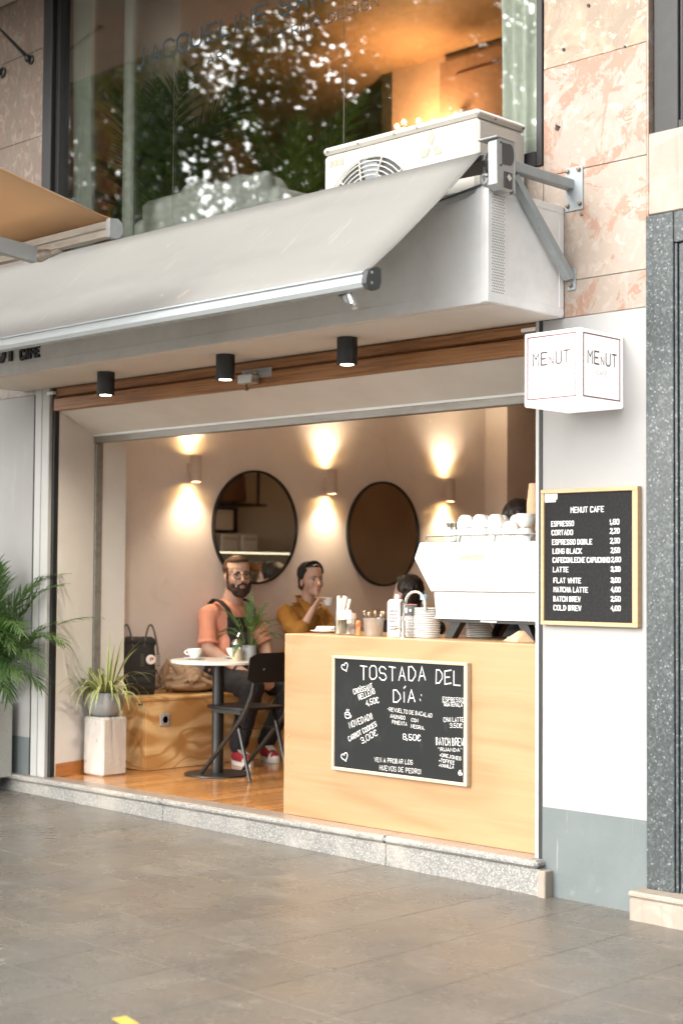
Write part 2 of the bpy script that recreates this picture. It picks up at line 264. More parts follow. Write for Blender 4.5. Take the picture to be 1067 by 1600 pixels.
# ------------------------------------------------------------------ mesh helpers
def V(*a): return Vector(a)
def frame_of(d):
    d = Vector(d).normalized(); up = Vector((0, 0, 1)) if abs(d.z) < .95 else Vector((1, 0, 0))
    s = d.cross(up).normalized(); return s, s.cross(d).normalized(), d
class MB:
    def __init__(s): s.v = []; s.f = []; s.uv = {}
    def add(s, vs, fs):
        o = len(s.v); s.v += [Vector(p) for p in vs]; s.f += [tuple(i + o for i in f) for f in fs]; return s
    def box(s, x0, x1, y0, y1, z0, z1, bev=0., rot=None, about=None):
        c = Vector(((x0 + x1) / 2, (y0 + y1) / 2, (z0 + z1) / 2)); h = Vector((abs(x1 - x0) / 2, abs(y1 - y0) / 2, abs(z1 - z0) / 2))
        if bev <= 0:
            vs = [Vector((a * h.x, b * h.y, d * h.z)) for a in (-1, 1) for b in (-1, 1) for d in (-1, 1)]
            fs = [(0, 1, 3, 2), (4, 6, 7, 5), (0, 4, 5, 1), (2, 3, 7, 6), (0, 2, 6, 4), (1, 5, 7, 3)]
        else:
            b = min(bev, h.x * .95, h.y * .95, h.z * .95); vs = []; idx = {}
            for sx in (-1, 1):
                for sy in (-1, 1):
                    for sz in (-1, 1):
                        for ax in range(3):
                            q = [sx * (h.x - b), sy * (h.y - b), sz * (h.z - b)]
                            q[ax] = (sx, sy, sz)[ax] * h[ax]
                            idx[(sx, sy, sz, ax)] = len(vs); vs.append(Vector(q))
            fs = []
            for ax in range(3):
                o = [i for i in range(3) if i != ax]
                for sg in (-1, 1):
                    def k(a, b2, axx=ax):
                        q = [0, 0, 0]; q[ax] = sg; q[o[0]] = a; q[o[1]] = b2; return idx[(*q, axx)]
                    fs.append((k(-1, -1), k(1, -1), k(1, 1), k(-1, 1)))
            for ax in range(3):
                o = [i for i in range(3) if i != ax]
                for a in (-1, 1):
                    for b2 in (-1, 1):
                        def k(sg, axx):
                            q = [0, 0, 0]; q[ax] = sg; q[o[0]] = a; q[o[1]] = b2; return idx[(*q, axx)]
                        fs.append((k(-1, o[0]), k(1, o[0]), k(1, o[1]), k(-1, o[1])))
            for sx in (-1, 1):
                for sy in (-1, 1):
                    for sz in (-1, 1): fs.append(tuple(idx[(sx, sy, sz, a)] for a in range(3)))
        if rot is not None:
            ab = Vector(about) if about is not None else c
            vs = [rot @ (p + c - ab) + ab for p in vs]
        else: vs = [p + c for p in vs]
        return s.add(vs, fs)
    def prism(s, poly, axis, a, b):
        """poly: 2-D points in the two other axes (in xyz order), extruded along axis from a to b"""
        def p3(q, t):
            r = list(q); r.insert(axis, t); return Vector(r)
        n = len(poly); vs = [p3(q, a) for q in poly] + [p3(q, b) for q in poly]
        fs = [tuple(range(n)), tuple(range(2 * n - 1, n - 1, -1))] + [(i, (i + 1) % n, n + (i + 1) % n, n + i) for i in range(n)]
        return s.add(vs, fs)
    def tube(s, pts, r, n=8, caps=True):
        pts = [Vector(p) for p in pts]; rs = r if isinstance(r, (list, tuple)) else [r] * len(pts)
        vs = []; prev = None
        for i, p in enumerate(pts):
            d = (pts[min(i + 1, len(pts) - 1)] - pts[max(i - 1, 0)])
            if d.length < 1e-9: d = Vector((0, 0, 1))
            d.normalize()
            if prev is None: a, b, _ = frame_of(d)
            else:
                a = (prev - d * prev.dot(d)).normalized(); b = d.cross(a)
            prev = a
            vs += [p + (a * math.cos(t) + b * math.sin(t)) * rs[i] for t in [2 * math.pi * k / n for k in range(n)]]
        fs = [(i * n + k, i * n + (k + 1) % n, (i + 1) * n + (k + 1) % n, (i + 1) * n + k) for i in range(len(pts) - 1) for k in range(n)]
        if caps: fs += [tuple(range(n - 1, -1, -1)), tuple(range((len(pts) - 1) * n, len(pts) * n))]
        return s.add(vs, fs)
    def lathe(s, prof, c=(0, 0, 0), n=20, axis='z', rot=None):
        """prof: (r, h) pairs from bottom to top"""
        vs = []
        for r, h in prof:
            for k in range(n):
                t = 2 * math.pi * k / n; p = Vector((r * math.cos(t), r * math.sin(t), h))
                if axis == 'y': p = Vector((p.x, p.z, p.y))
                if axis == 'x': p = Vector((p.z, p.x, p.y))
                if rot is not None: p = rot @ p
                vs.append(p + Vector(c))
        m_ = len(prof)
        fs = [(i * n + k, i * n + (k + 1) % n, (i + 1) * n + (k + 1) % n, (i + 1) * n + k) for i in range(m_ - 1) for k in range(n)]
        if prof[0][0] > 1e-6: fs.append(tuple(range(n - 1, -1, -1)))
        if prof[-1][0] > 1e-6: fs.append(tuple(range((m_ - 1) * n, m_ * n)))
        return s.add(vs, fs)
    def ell(s, c, r, rot=None, n=14, m_=9):
        vs = []; c = Vector(c)
        for i in range(m_ + 1):
            ph = math.pi * i / m_ - math.pi / 2
            for k in range(n):
                t = 2 * math.pi * k / n
                p = Vector((r[0] * math.cos(ph) * math.cos(t), r[1] * math.cos(ph) * math.sin(t), r[2] * math.sin(ph)))
                vs.append((rot @ p if rot is not None else p) + c)
        fs = [(i * n + k, i * n + (k + 1) % n, (i + 1) * n + (k + 1) % n, (i + 1) * n + k) for i in range(m_) for k in range(n)]
        return s.add(vs, fs)
    def cap(s, p0, r0, p1, r1, n=14):
        p0 = Vector(p0); p1 = Vector(p1); d = p1 - p0
        if d.length < 1e-6: return s.ell(p0, (r0,) * 3)
        d.normalize(); pts = []; rs = []
        for t in (1., .85, .5, 0.): pts.append(p0 - d * r0 * t); rs.append(r0 * math.sqrt(max(1e-4, 1 - t * t)))
        for t in (0., .5, .85, 1.): pts.append(p1 + d * r1 * t); rs.append(r1 * math.sqrt(max(1e-4, 1 - t * t)))
        return s.tube(pts, rs, n)
    def strip(s, pts, side, widths, uv=False):
        pts = [Vector(p) for p in pts]; o = len(s.v)
        for i, p in enumerate(pts):
            sd_ = side[i] if isinstance(side, list) else side
            s.v += [p - sd_ * widths[i] / 2, p + sd_ * widths[i] / 2]
            if uv: s.uv[len(s.v) - 2] = (0, i); s.uv[len(s.v) - 1] = (1, i)
        s.f += [(o + 2 * i, o + 2 * i + 1, o + 2 * i + 3, o + 2 * i + 2) for i in range(len(pts) - 1)]
        return s
    def build(s, name, mt, parent=None, smooth=False, origin=None, angle=40, raw=False):
        me = bpy.data.meshes.new(name); o = bpy.data.objects.new(name, me); COL.objects.link(o)
        if parent is not None:
            o.parent = parent; base = Vector(parent.get('_base', (0, 0, 0)))
            loc = Vector((0, 0, 0))
            o['_base'] = list(base)
        else:
            if origin is None:
                xs = [p.x for p in s.v]; ys = [p.y for p in s.v]; zs = [p.z for p in s.v]
                origin = ((min(xs) + max(xs)) / 2, (min(ys) + max(ys)) / 2, min(zs))
            base = Vector(origin); o.location = base; o['_base'] = list(base)
        me.from_pydata([p if raw else p - base for p in s.v], [], s.f)
        bm = bmesh.new(); bm.from_mesh(me); bmesh.ops.recalc_face_normals(bm, faces=bm.faces); bm.to_mesh(me); bm.free()
        if s.uv:
            ul = me.uv_layers.new(name='UVMap')
            for lp in me.loops: ul.data[lp.index].uv = s.uv.get(lp.vertex_index, (.5, 0))
        me.materials.append(mt)
        if smooth:
            me.shade_smooth()
            if angle < 180: me.set_sharp_from_angle(angle=R(angle))
        return o
def tag(o, label=None, cat=None, group=None, kind=None):
    if label: o['label'] = label
    if cat: o['category'] = cat
    if group: o['group'] = group
    if kind: o['kind'] = kind
    return o
def thing(name, loc, label=None, cat=None, group=None, kind=None):
    o = bpy.data.objects.new(name, None); COL.objects.link(o); o.location = loc; o['_base'] = list(loc); o.empty_display_size = .1
    return tag(o, label, cat, group, kind)
def dup(root, delta=(0, 0, 0), label=None, rotz=None):
    """a copy of a thing with copies of its parts and sub-parts"""
    r = root.copy(); COL.objects.link(r); r.location = root.location + Vector(delta); r['_base'] = list(Vector(root['_base']) + Vector(delta))
    if rotz is not None: r.rotation_euler = (0, 0, rotz)
    if label: r['label'] = label
    for ch in list(root.children):
        c = ch.copy(); COL.objects.link(c); c.parent = r
        for g in list(ch.children):
            d = g.copy(); COL.objects.link(d); d.parent = c
    return r
def twin(o, loc, parent=None, label=None, rot=None):
    """one more object on the same mesh"""
    c = o.copy(); COL.objects.link(c); c.location = loc
    if parent is not None: c.parent = parent
    if rot is not None: c.rotation_euler = rot
    if label: c['label'] = label
    return c
def solid(mb, name, mt, parent=None, voxel=.007, smooth=4, folds=0., fscale=.08):
    """union of closed pieces as one continuous skin"""
    o = mb.build(name, mt, parent, smooth=True, angle=180)
    rm = o.modifiers.new('r', 'REMESH'); rm.mode = 'VOXEL'; rm.voxel_size = voxel; rm.use_smooth_shade = True
    sm = o.modifiers.new('s', 'SMOOTH'); sm.factor = .5; sm.iterations = smooth
    if folds:
        tx = bpy.data.textures.get('folds%g' % fscale) or bpy.data.textures.new('folds%g' % fscale, 'CLOUDS'); tx.noise_scale = fscale; tx.noise_depth = 2
        dm = o.modifiers.new('d', 'DISPLACE'); dm.texture = tx; dm.strength = folds; dm.texture_coords = 'GLOBAL'
        s2 = o.modifiers.new('s2', 'SMOOTH'); s2.factor = .5; s2.iterations = 1
    dg = bpy.context.evaluated_depsgraph_get(); me = bpy.data.meshes.new_from_object(o.evaluated_get(dg), depsgraph=dg)
    o.modifiers.clear(); old = o.data; o.data = me; me.name = name; bpy.data.meshes.remove(old)
    if not me.materials: me.materials.append(mt)
    me.shade_smooth()
    return o

# ------------------------------------------------------------------ stroke lettering
GL = {'A': '00 26 40/12 32', 'B': '00 06 26 35 34 23 03/23 32 31 20 00', 'C': '45 36 16 05 01 10 30 41', 'D': '00 06 26 44 42 20 00', 'E': '46 06 00 40/03 33', 'F': '46 06 00/03 33',
      'G': '45 36 16 05 01 10 30 41 43 23', 'H': '00 06/40 46/03 43', 'I': '20 26', 'J': '36 31 20 10 01', 'K': '00 06/46 03 40', 'L': '06 00 40', 'M': '00 06 23 46 40', 'N': '00 06 40 46',
      'O': '16 05 01 10 30 41 45 36 16', 'P': '00 06 36 45 44 33 03', 'Q': '16 05 01 10 30 41 45 36 16/22 4a', 'R': '00 06 36 45 44 33 03/23 40', 'S': '45 36 16 05 04 13 33 42 41 30 10 01', 'T': '06 46/26 20',
      'U': '06 01 10 30 41 46', 'V': '06 20 46', 'W': '06 10 24 30 46', 'X': '00 46/06 40', 'Y': '06 23 46/23 20', 'Z': '06 46 00 40',
      '0': '16 05 01 10 30 41 45 36 16', '1': '14 26 20', '2': '05 16 36 45 44 00 40', '3': '05 16 36 45 44 33 13/33 42 41 30 10 01', '4': '30 36 02 42', '5': '46 06 03 33 42 41 30 10 01',
      '6': '45 36 16 05 01 10 30 41 42 33 13 02', '7': '06 46 10', '8': '13 04 05 16 36 45 44 33 13 02 01 10 30 41 42 33', '9': '44 33 13 04 05 16 36 45 41 30 10',
      ',': '21 1a', '.': '20 21', ':': '21 22/24 25', '!': '26 22/20 21', '-': '03 33', '"': '16 15/36 35', '*': '12 23 32 21 12', '€': '45 36 16 05 01 10 30 41/04 24/02 24',
      'Í': '20 25/2b 3c', 'À': '00 25 40/12 32/3b 2c', 'È': '46 06 00 40/03 33/2c 3b', 'n': '00 04/04 40/40 44', '&': '40 05 16 25 01 10 20 42'}
NARROW = {'I': 1.6, 'Í': 2.2, ',': 1.6, '.': 1.6, ':': 1.6, '!': 1.8, '1': 2.6, '"': 3.2, ' ': 2.6, '-': 3.2, '*': 3.0}
DIG = {'a': -1, 'b': 7, 'c': 8}
def text(name, s, p0, p1, h, thick, mt, parent, nrm, z0=.0015, wob=0., raise_=0., seed=1, up=None):
    """stroke lettering from baseline point p0 to p1, capital height h, lying on a surface of normal nrm"""
    rnd = random.Random(seed); p0 = Vector(p0); p1 = Vector(p1); nrm = Vector(nrm); u = (p1 - p0); L = u.length; u.normalize()
    v = Vector(up) if up is not None else nrm.cross(u).normalized()
    adv = []
    for ch in s: adv.append(NARROW.get(ch, 5.4) + .45)
    tot = sum(adv) - 1.65; sx = L / tot; sy = h / 6
    mb = MB(); x = 0; lev = 0
    for ch, a in zip(s, adv):
        off = -(4 - (a - 1.85)) / 2 if ch in NARROW else 0
        tw = rnd.uniform(-wob, wob); dy = rnd.uniform(-wob, wob) * 6
        for st in GL.get(ch, '').split('/'):
            if not st: continue
            pts = []
            for k in st.split():
                gx, gy = [DIG.get(c, None) if c in DIG else int(c) for c in k]
                gx = gx + off + rnd.uniform(-wob, wob); gy = gy + rnd.uniform(-wob, wob) + dy * .1 + tw * gx
                pts.append(Vector(((x + gx) * sx, gy * sy)))
            # mitred ribbon
            n = len(pts); closed = (pts[0] - pts[-1]).length < 1e-6 and n > 3 and not wob
            Ls, Rs = [], []
            for i in range(n):
                a0 = pts[i] - pts[i - 1] if i > 0 else (pts[i] - pts[-2] if closed else None)
                a1 = pts[i + 1] - pts[i] if i < n - 1 else (pts[1] - pts[i] if closed else None)
                d0 = (a0 or a1).normalized(); d1 = (a1 or a0).normalized()
                n0 = Vector((-d0.y, d0.x)); n1 = Vector((-d1.y, d1.x)); mm = n0 + n1
                if mm.length < .3: mm = n1.copy()
                mm.normalize(); k = thick / 2 / max(.55, mm.dot(n1))
                e = Vector((0, 0))
                if i == 0 and not closed: e = -d1 * thick * .4
                if i == n - 1 and not closed: e = d0 * thick * .4
                Ls.append(pts[i] + mm * k + e); Rs.append(pts[i] - mm * k + e)
            lev += 1; zz = z0 + (lev % 7) * .00004
            P = lambda q, z: p0 + u * q.x + v * q.y + nrm * z
            vs = []
            for a_, b_ in zip(Ls, Rs): vs += [P(a_, zz + raise_), P(b_, zz + raise_)]
            fs = [(2 * i, 2 * i + 1, 2 * i + 3, 2 * i + 2) for i in range(n - 1)]
            if raise_:
                o = len(vs)
                for a_, b_ in zip(Ls, Rs): vs += [P(a_, 0), P(b_, 0)]
                fs += [(2 * i, 2 * i + 2, o + 2 * i + 2, o + 2 * i) for i in range(n - 1)] + [(2 * i + 1, o + 2 * i + 1, o + 2 * i + 3, 2 * i + 3) for i in range(n - 1)]
                fs += [(0, o, o + 1, 1), (2 * n - 2, 2 * n - 1, o + 2 * n - 1, o + 2 * n - 2)]
            mb.add(vs, fs)
        x += a
    return mb.build(name, mt, parent)
def polyline_mark(name, pts, thick, mt, parent, z=0):
    pass
NF = (0, -1, 0)

# ================================================================== GROUND
SL = -.0128                                  # the pavement climbs gently to the left
def gz(x): return SL * x
FZ = .155                                    # cafe floor level
mb = MB(); mb.add([V(-80, -80, 80 * -SL - .35 - .7), V(80, -80, -1.4), V(80, 6, -1.4), V(-80, 6, -.05)], [(0, 1, 2, 3)])
# one big sheet that reaches far, a kerb and the paved walk on it
g = MB(); g.add([V(-90, -90, -.16 + gz(-90) * 0), V(90, -90, -.16), V(90, 30, -.16), V(-90, 30, -.16)], [(0, 1, 2, 3)])
tag(g.build('ground', GROUND), 'pale stone street ground beyond the pavement', kind='structure')
walk = MB()
walk.add([V(-14, -7.2, gz(-14) - .0014), V(9, -7.2, gz(9) - .0014), V(9, .1, gz(9) - .0014), V(-14, .1, gz(-14) - .0014),
          V(-14, -7.2, -.3), V(9, -7.2, -.3), V(9, .1, -.3), V(-14, .1, -.3)], [(0, 1, 2, 3), (4, 7, 6, 5), (0, 4, 5, 1), (1, 5, 6, 2), (2, 6, 7, 3), (3, 7, 4, 0)])
SW = tag(walk.build('sidewalk', JOINT), 'worn grey brown cement tile pavement in front of the cafe', kind='structure')
TS = .40; tm = MB(); q = TS / 2 - .0011
tm.box(-q, q, -q, q, -.03, 0, .001)
tile0 = None; rnd = random.Random(3)
for ix in range(-22, 8):
    for iy in range(-9, 1):
        x = .44 + ix * TS; y = -.20 + iy * TS
        if y > -.05 or x < -8.4: continue
        d = Vector((x, y, 0)) - CAM
        ang = math.degrees(math.atan2(d.x, d.y)) + 44.3
        if abs(ang) > 16 or y < -4.2: continue
        if tile0 is None:
            tile0 = tm.build('paving_tile', TILE, SW, raw=True); o = tile0
        else: o = twin(tile0, (0, 0, 0), SW)
        wx = Vector(SW['_base'])
        o.location = Vector((x, y, gz(x) + rnd.uniform(-.0003, .0003))) - wx
        o.rotation_euler = (rnd.uniform(-.0008, .0008), -math.atan(SL), 0)
mk = MB(); mk.add([V(.185, -2.530, gz(.19) + .003), V(.30, -2.56, gz(.3) + .003), V(.29, -2.50, gz(.29) + .003), V(.19, -2.478, gz(.19) + .003)], [(0, 1, 2, 3)])
tag(mk.build('painted_mark', YELLOW), 'small faded yellow paint stripe on the pavement', kind='structure')

# ================================================================== ENTRANCE STEP (granite)
ST = tag(thing('entrance_step', (-2, 0, 0)), 'long speckled granite doorstep in front of the cafe floor', kind='structure')
for a, b in ((-4.28, -2.62), (-2.618, -.93), (-.928, -.012)):
    MB().box(a, b, -.045, .08, -.12, .118, .004).build('riser_slab', GRANITE_L, ST)
    MB().box(a, b, -.065, .082, .120, FZ, .012).build('tread_slab', GRANITE_L, ST)
for a, b in ((-3.78, -2.62), (-2.615, -.93), (-.925, -.06)):
    MB().box(a, b, -.050, .078, FZ - .001, FZ + .0015, .0007).build('worn_tread', GRANITE_W, ST)
MB().box(-.011, .03, -.06, .0, -.1, .115, .004).build('end_slab', BEIGE_STONE, ST)

# ================================================================== CAFE FLOOR
fl = MB().box(-4.1, .6, .083, 9, FZ - .2, FZ - .004)
FL = tag(fl.build('cafe_floor', FLOORW), 'glossy varnished wooden plank floor inside the cafe', kind='structure')
fb = Vector(FL['_base']); rnd = random.Random(5)
pm = MB(); PW, PL = .094, .92
pm.box(-PW / 2 + .0008, PW / 2 - .0008, -PL / 2 + .0008, PL / 2 - .0008, -.012, 0, .0012)
pl0 = None
for i in range(26):
    x = -4.04 + i * PW
    y = .083 + PL / 2 - (i * .37 % 1) * .7
    while y - PL / 2 < 3.4:
        ya, yb = max(y - PL / 2, .084), y + PL / 2
        if not (x < -3.7 and yb > .7):
            if ya > y - PL / 2 + .001:
                o = MB().box(x - PW / 2 + .0008, x + PW / 2 - .0008, ya, yb - .0008, FZ - .012, FZ, .0012).build('floor_plank', FLOORW, FL)
            else:
                if pl0 is None: pl0 = pm.build('floor_plank', FLOORW, FL, raw=True); o = pl0
                else: o = twin(pl0, (0, 0, 0), FL)
                o.location = Vector((x, y, FZ)) - fb
        y += PL

# ================================================================== CAFE ROOM
LW = -4.10
def wallbox(name, b, mt, label=None, kind='structure'):
    o = MB().box(*b).build(name, mt); return tag(o, label, kind=kind)
wallbox('left_cafe_wall', (LW - .15, LW, .632, 4.62, FZ - .1, 2.95), PLASTER, 'pinkish grey plaster wall carrying lamps and round mirrors')
wallbox('cafe_wall_pier', (LW - .15, LW + .235, 4.62, 9.0, FZ - .1, 2.95), PLASTER, 'projecting plaster pier at the far end of the mirror wall')
wallbox('near_right_cafe_wall', (.16, .30, .10, 4.15, FZ - .1, 2.95), PLASTER_L, 'pale plaster side wall behind the coffee machine')  # unseen wall section, split off and made pale to bounce light onto the bench
wallbox('right_cafe_wall', (.16, .30, 4.15, 9.0, FZ - .1, 2.95), BACKWALL, 'brown side wall behind the service counter')
wallbox('back_cafe_wall', (LW + .235, .16, 9.0, 9.15, FZ - .1, 2.95), BACKWALL, 'dim brown wall at the back of the cafe')
wallbox('cafe_ceiling', (LW, .16, .46, 9.0, 2.90, 2.95), CEIL_IN, 'pale cafe ceiling')
# splayed reveal round the opening, plastered
rv = MB()
rv.add([V(-3.775, .045, FZ), V(-3.86, .38, FZ), V(-3.86, .38, 2.29), V(-3.775, .045, 2.41), V(-4.3, .045, FZ), V(-4.3, .38, FZ), V(-4.3, .38, 2.9), V(-4.3, .045, 2.9)],
       [(0, 1, 2, 3), (0, 4, 5, 1), (0, 3, 7, 4), (4, 7, 6, 5), (1, 5, 6, 2), (3, 2, 6, 7)])
tag(rv.build('left_reveal', PLASTER_L), 'pale splayed plaster jamb at the left of the opening', kind='structure')
hd = MB()
hd.add([V(-3.775, .045, 2.412), V(-.05, .045, 2.412), V(.16, .38, 2.292), V(-3.86, .38, 2.292), V(-3.775, .045, 2.9), V(-.05, .045, 2.9), V(.16, .38, 2.9), V(-3.86, .38, 2.9)],
       [(0, 1, 2, 3), (4, 7, 6, 5), (0, 4, 5, 1), (1, 5, 6, 2), (2, 6, 7, 3), (3, 7, 4, 0)])
tag(hd.build('opening_head', PLASTER_L), 'sloping pale plaster head above the cafe opening', kind='structure')
wallbox('left_pier_wall', (-4.3, -3.86, .44, .632, FZ - .1, 2.9), PLASTER_L, 'narrow pale pier beside the bench end')
sk = MB(); sk.add([V(-3.7755, .05, FZ), V(-3.846, .375, FZ), V(-3.846, .375, FZ + .082), V(-3.7755 + .012, .05, FZ + .082), V(-3.80, .05, FZ), V(-3.875, .375, FZ), V(-3.875, .375, FZ + .082), V(-3.79, .05, FZ + .082)],
                  [(0, 1, 2, 3), (4, 7, 6, 5), (0, 4, 5, 1), (1, 5, 6, 2), (2, 6, 7, 3), (3, 7, 4, 0)])
tag(sk.build('skirting_board', SKIRT), 'short orange wooden skirting board at the left jamb', 'skirting board')

# shutter track of the opening: head rail and left guide
SR = thing('shutter_track', (-2, .4, 2.25), 'grey metal head rail and side guide of the cafe opening', 'shutter track')
MB().box(-3.90, .12, .372, .43, 2.243, 2.289, .003).build('head_rail', RAIL_GREY, SR)
MB().box(-3.885, .12, .364, .372, 2.283, 2.296, .002).build('rail_lip', WHITE_PLASTIC, SR)
MB().box(-3.872, -3.848, .382, .438, FZ, 2.243, .003).build('side_guide', RAIL_GREY, SR)

# ================================================================== BUILDING FACADE
BD = thing('cafe_building', (-1.7, 0, 0), 'stone clad building front with white painted ground floor walls', 'building')
# ground floor white walls with grey base
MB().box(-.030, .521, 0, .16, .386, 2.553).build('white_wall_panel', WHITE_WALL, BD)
MB().box(-.030, .521, -.0015, .15, -.15, .3855).build('grey_wall_base', GREY_BASE, BD)
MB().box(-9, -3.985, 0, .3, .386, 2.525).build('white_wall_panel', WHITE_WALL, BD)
MB().box(-9, -3.985, -.0015, .29, -.1, .3855).build('grey_wall_base', GREY_BASE, BD)
# roller shutter housings either side
MB().box(-3.955, -3.805, -.012, .04, FZ, 2.556, .003).build('shutter_housing', HOUSING, BD)
MB().box(-3.885, -3.880, -.0145, -.011, FZ, 2.55).build('housing_groove', RAIL_GREY, BD)
MB().box(-3.988, -3.955, .015, .05, FZ, 2.556).build('black_gap_strip', BLACK, BD)
MB().box(-3.805, -3.777, .012, .05, FZ, 2.556).build('black_gap_strip', BLACK, BD)
MB().box(-.0475, -.029, -.004, .03, FZ, 2.556).build('black_gap_strip', BLACK, BD)
MB().box(-.068, -.0475, -.003, .05, FZ, 2.556, .002).build('shutter_housing', HOUSING, BD)
MB().box(-.15, -.07, -.006, .04, 2.515, 2.532, .002).build('rail_end', WHITE_PLASTIC, BD)
MB().box(-3.83, -3.765, -.016, .01, 2.515, 2.532, .002).build('rail_end', WHITE_PLASTIC, BD)
# wooden beam above the opening
MB().box(-3.777, -.068, 0, .05, 2.412, 2.487, .003).build('lower_beam_board', BEAM, BD)
bd2 = MB(); bd2.tube([V(-3.777, .012, 2.497), V(-.068, .012, 2.497)], .0085, 10); bd2.build('beam_bead', BEAM, BD, smooth=True)
MB().box(-3.777, -.068, .016, .05, 2.490, 2.553, .002).build('upper_beam_board', BEAM, BD)
MB().box(-9, .52, .05, .3, 2.554, 3.3).build('wall_core', PLASTER_L, BD)
# stone cladding, panel by panel
def stone(x0, x1, z0, z1, mt, jit=0.):
    MB().box(x0 + .0012, x1 - .0012, jit, .05, z0 + .0012, z1 - .0012, .0016).build('stone_panel', mt, BD)
rnd = random.Random(9)
for z0, z1 in ((2.5545, 2.717), (2.717, 3.208), (3.208, 3.698), (3.698, 4.19), (4.19, 4.68), (4.68, 5.17), (5.17, 5.66), (5.66, 6.15)):
    stone(-.028 if z0 > 2.6 else .086, .519, z0, z1, MARBLE_T if 3.69 < z0 < 3.7 else MARBLE, rnd.uniform(-.001, .0012))
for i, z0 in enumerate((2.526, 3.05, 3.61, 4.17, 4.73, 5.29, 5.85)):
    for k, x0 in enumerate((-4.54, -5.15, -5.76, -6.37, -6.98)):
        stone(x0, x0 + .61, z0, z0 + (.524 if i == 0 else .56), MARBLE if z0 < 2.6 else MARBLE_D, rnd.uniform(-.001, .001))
for x0, x1 in ((-3.93, -2.6), (-2.6, -1.3), (-1.3, -.0284)): stone(x0, x1, 2.5545, 3.262, MARBLE)
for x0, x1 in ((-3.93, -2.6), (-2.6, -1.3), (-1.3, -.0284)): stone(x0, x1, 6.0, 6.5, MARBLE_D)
for px, pz, r_ in ((.085, 3.765, .0075), (.22, 3.93, .0075), (.05, 3.415, .010), (.41, 3.70, .005)):   # old fixing holes and studs in the stone
    h = MB(); h.lathe([(r_, -.004), (r_, .004)], (px, -.002, pz), 10, 'y'); h.build('fixing_hole', BLACK, BD, smooth=True)
sb = MB(); sb.tube([V(.062, 0, 3.418), V(.055, -.02, 3.425)], .006, 8); sb.build('cut_stud', SCREW, BD, smooth=True)
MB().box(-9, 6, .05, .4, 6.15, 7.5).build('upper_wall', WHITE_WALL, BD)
# unseen overhang, added to cut off the top of the window reflection
MB().box(-12, 6, -1.10, -.016, 5.10, 5.30, .01).build('added_overhang', SLAB_RENDER, BD)
# side wall past the left stones / right neighbour
MB().box(.5225, .532, -.008, .05, .12, 6.15, .002).build('edge_strip', MARBLE, BD)

# granite door surround of the neighbouring entrance
GP = thing('granite_pilaster', (.9, 0, 0), 'dark speckled granite pilaster right of the white wall with a pale stone base', 'pilaster')
MB().box(.533, .668, -.034, .3, .112, 2.934, .003).build('granite_slab', GRANITE_D, GP)
MB().box(.671, .684, -.028, .3, .112, 2.80, .002).build('granite_bead', GRANITE_D, GP)
MB().box(.687, 3.2, -.020, .3, .112, 2.80, .003).build('granite_slab', GRANITE_D, GP)
MB().box(.671, 3.2, -.034, .3, 2.803, 2.934, .003).build('granite_slab', GRANITE_D, GP)
MB().box(.546, 3.2, -.03, .3, 2.938, 3.285, .004).build('limestone_lintel', BEIGE_STONE, GP)
MB().box(.508, 3.2, -.125, .05, -.12, .078, .004).build('base_block', BEIGE_STONE, GP)
MB().box(.503, 3.2, -.130, .05, .086, .112, .008).build('base_moulding', BEIGE_STONE, GP)
MB().box(.512, 3.2, -.119, .05, .078, .0865).build('base_groove', BEIGE_STONE, GP)

# ================================================================== FIRST FLOOR WINDOWS
W1 = thing('shop_window', (-1.98, 0, 3.26), 'large dark framed upstairs shop window reflecting street trees', 'window')
MB().box(-3.93, -3.835, -.012, .10, 3.262, 5.1, .003).build('window_frame', BLACK, W1)
MB().box(-3.832, -3.795, .02, .10, 3.33, 5.1, .002).build('window_frame', IRON, W1)
MB().box(-.062, -.030, -.010, .10, 3.262, 5.1, .002).build('window_frame', BLACK, W1)
MB().box(-3.83, -.064, -.014, .10, 3.262, 3.33, .003).build('window_frame', BLACK, W1)
MB().box(-3.93, -.03, -.012, .10, 5.1, 5.14, .003).build('window_frame', BLACK, W1)
gp = MB(); gp.box(-3.795, -.064, .058, .068, 3.33, 5.1); gp.build('pane', PANE, W1)
text('lettering', 'JACQUELINE SAKTHI', (-3.06, .0565, 4.415), (-1.20, .0565, 4.415), .098, .015, VINYL, W1, NF)
text('lettering', '& INTERIOR DESIGN', (-2.08, .0565, 4.285), (-1.10, .0565, 4.285), .05, .005, VINYL, W1, NF)
text('lettering', 'ART', (-2.42, .0565, 4.285), (-2.20, .0565, 4.285), .05, .005, VINYL, W1, NF)
W2 = thing('right_window', (1.6, 0, 3.28), 'dark framed window above the pale stone lintel with sage curtain', 'window')
MB().box(.541, .66, .02, .12, 3.29, 5.1, .003).build('window_frame', BLACK, W2)
MB().box(.66, .675, .035, .12, 3.33, 5.1, .002).build('window_frame', IRON, W2)
MB().box(.66, 3.0, .02, .12, 3.29, 3.335, .003).build('window_frame', BLACK, W2)
gp = MB(); gp.box(.675, 3.0, .075, .085, 3.335, 5.1); gp.build('pane', PANE, W2)
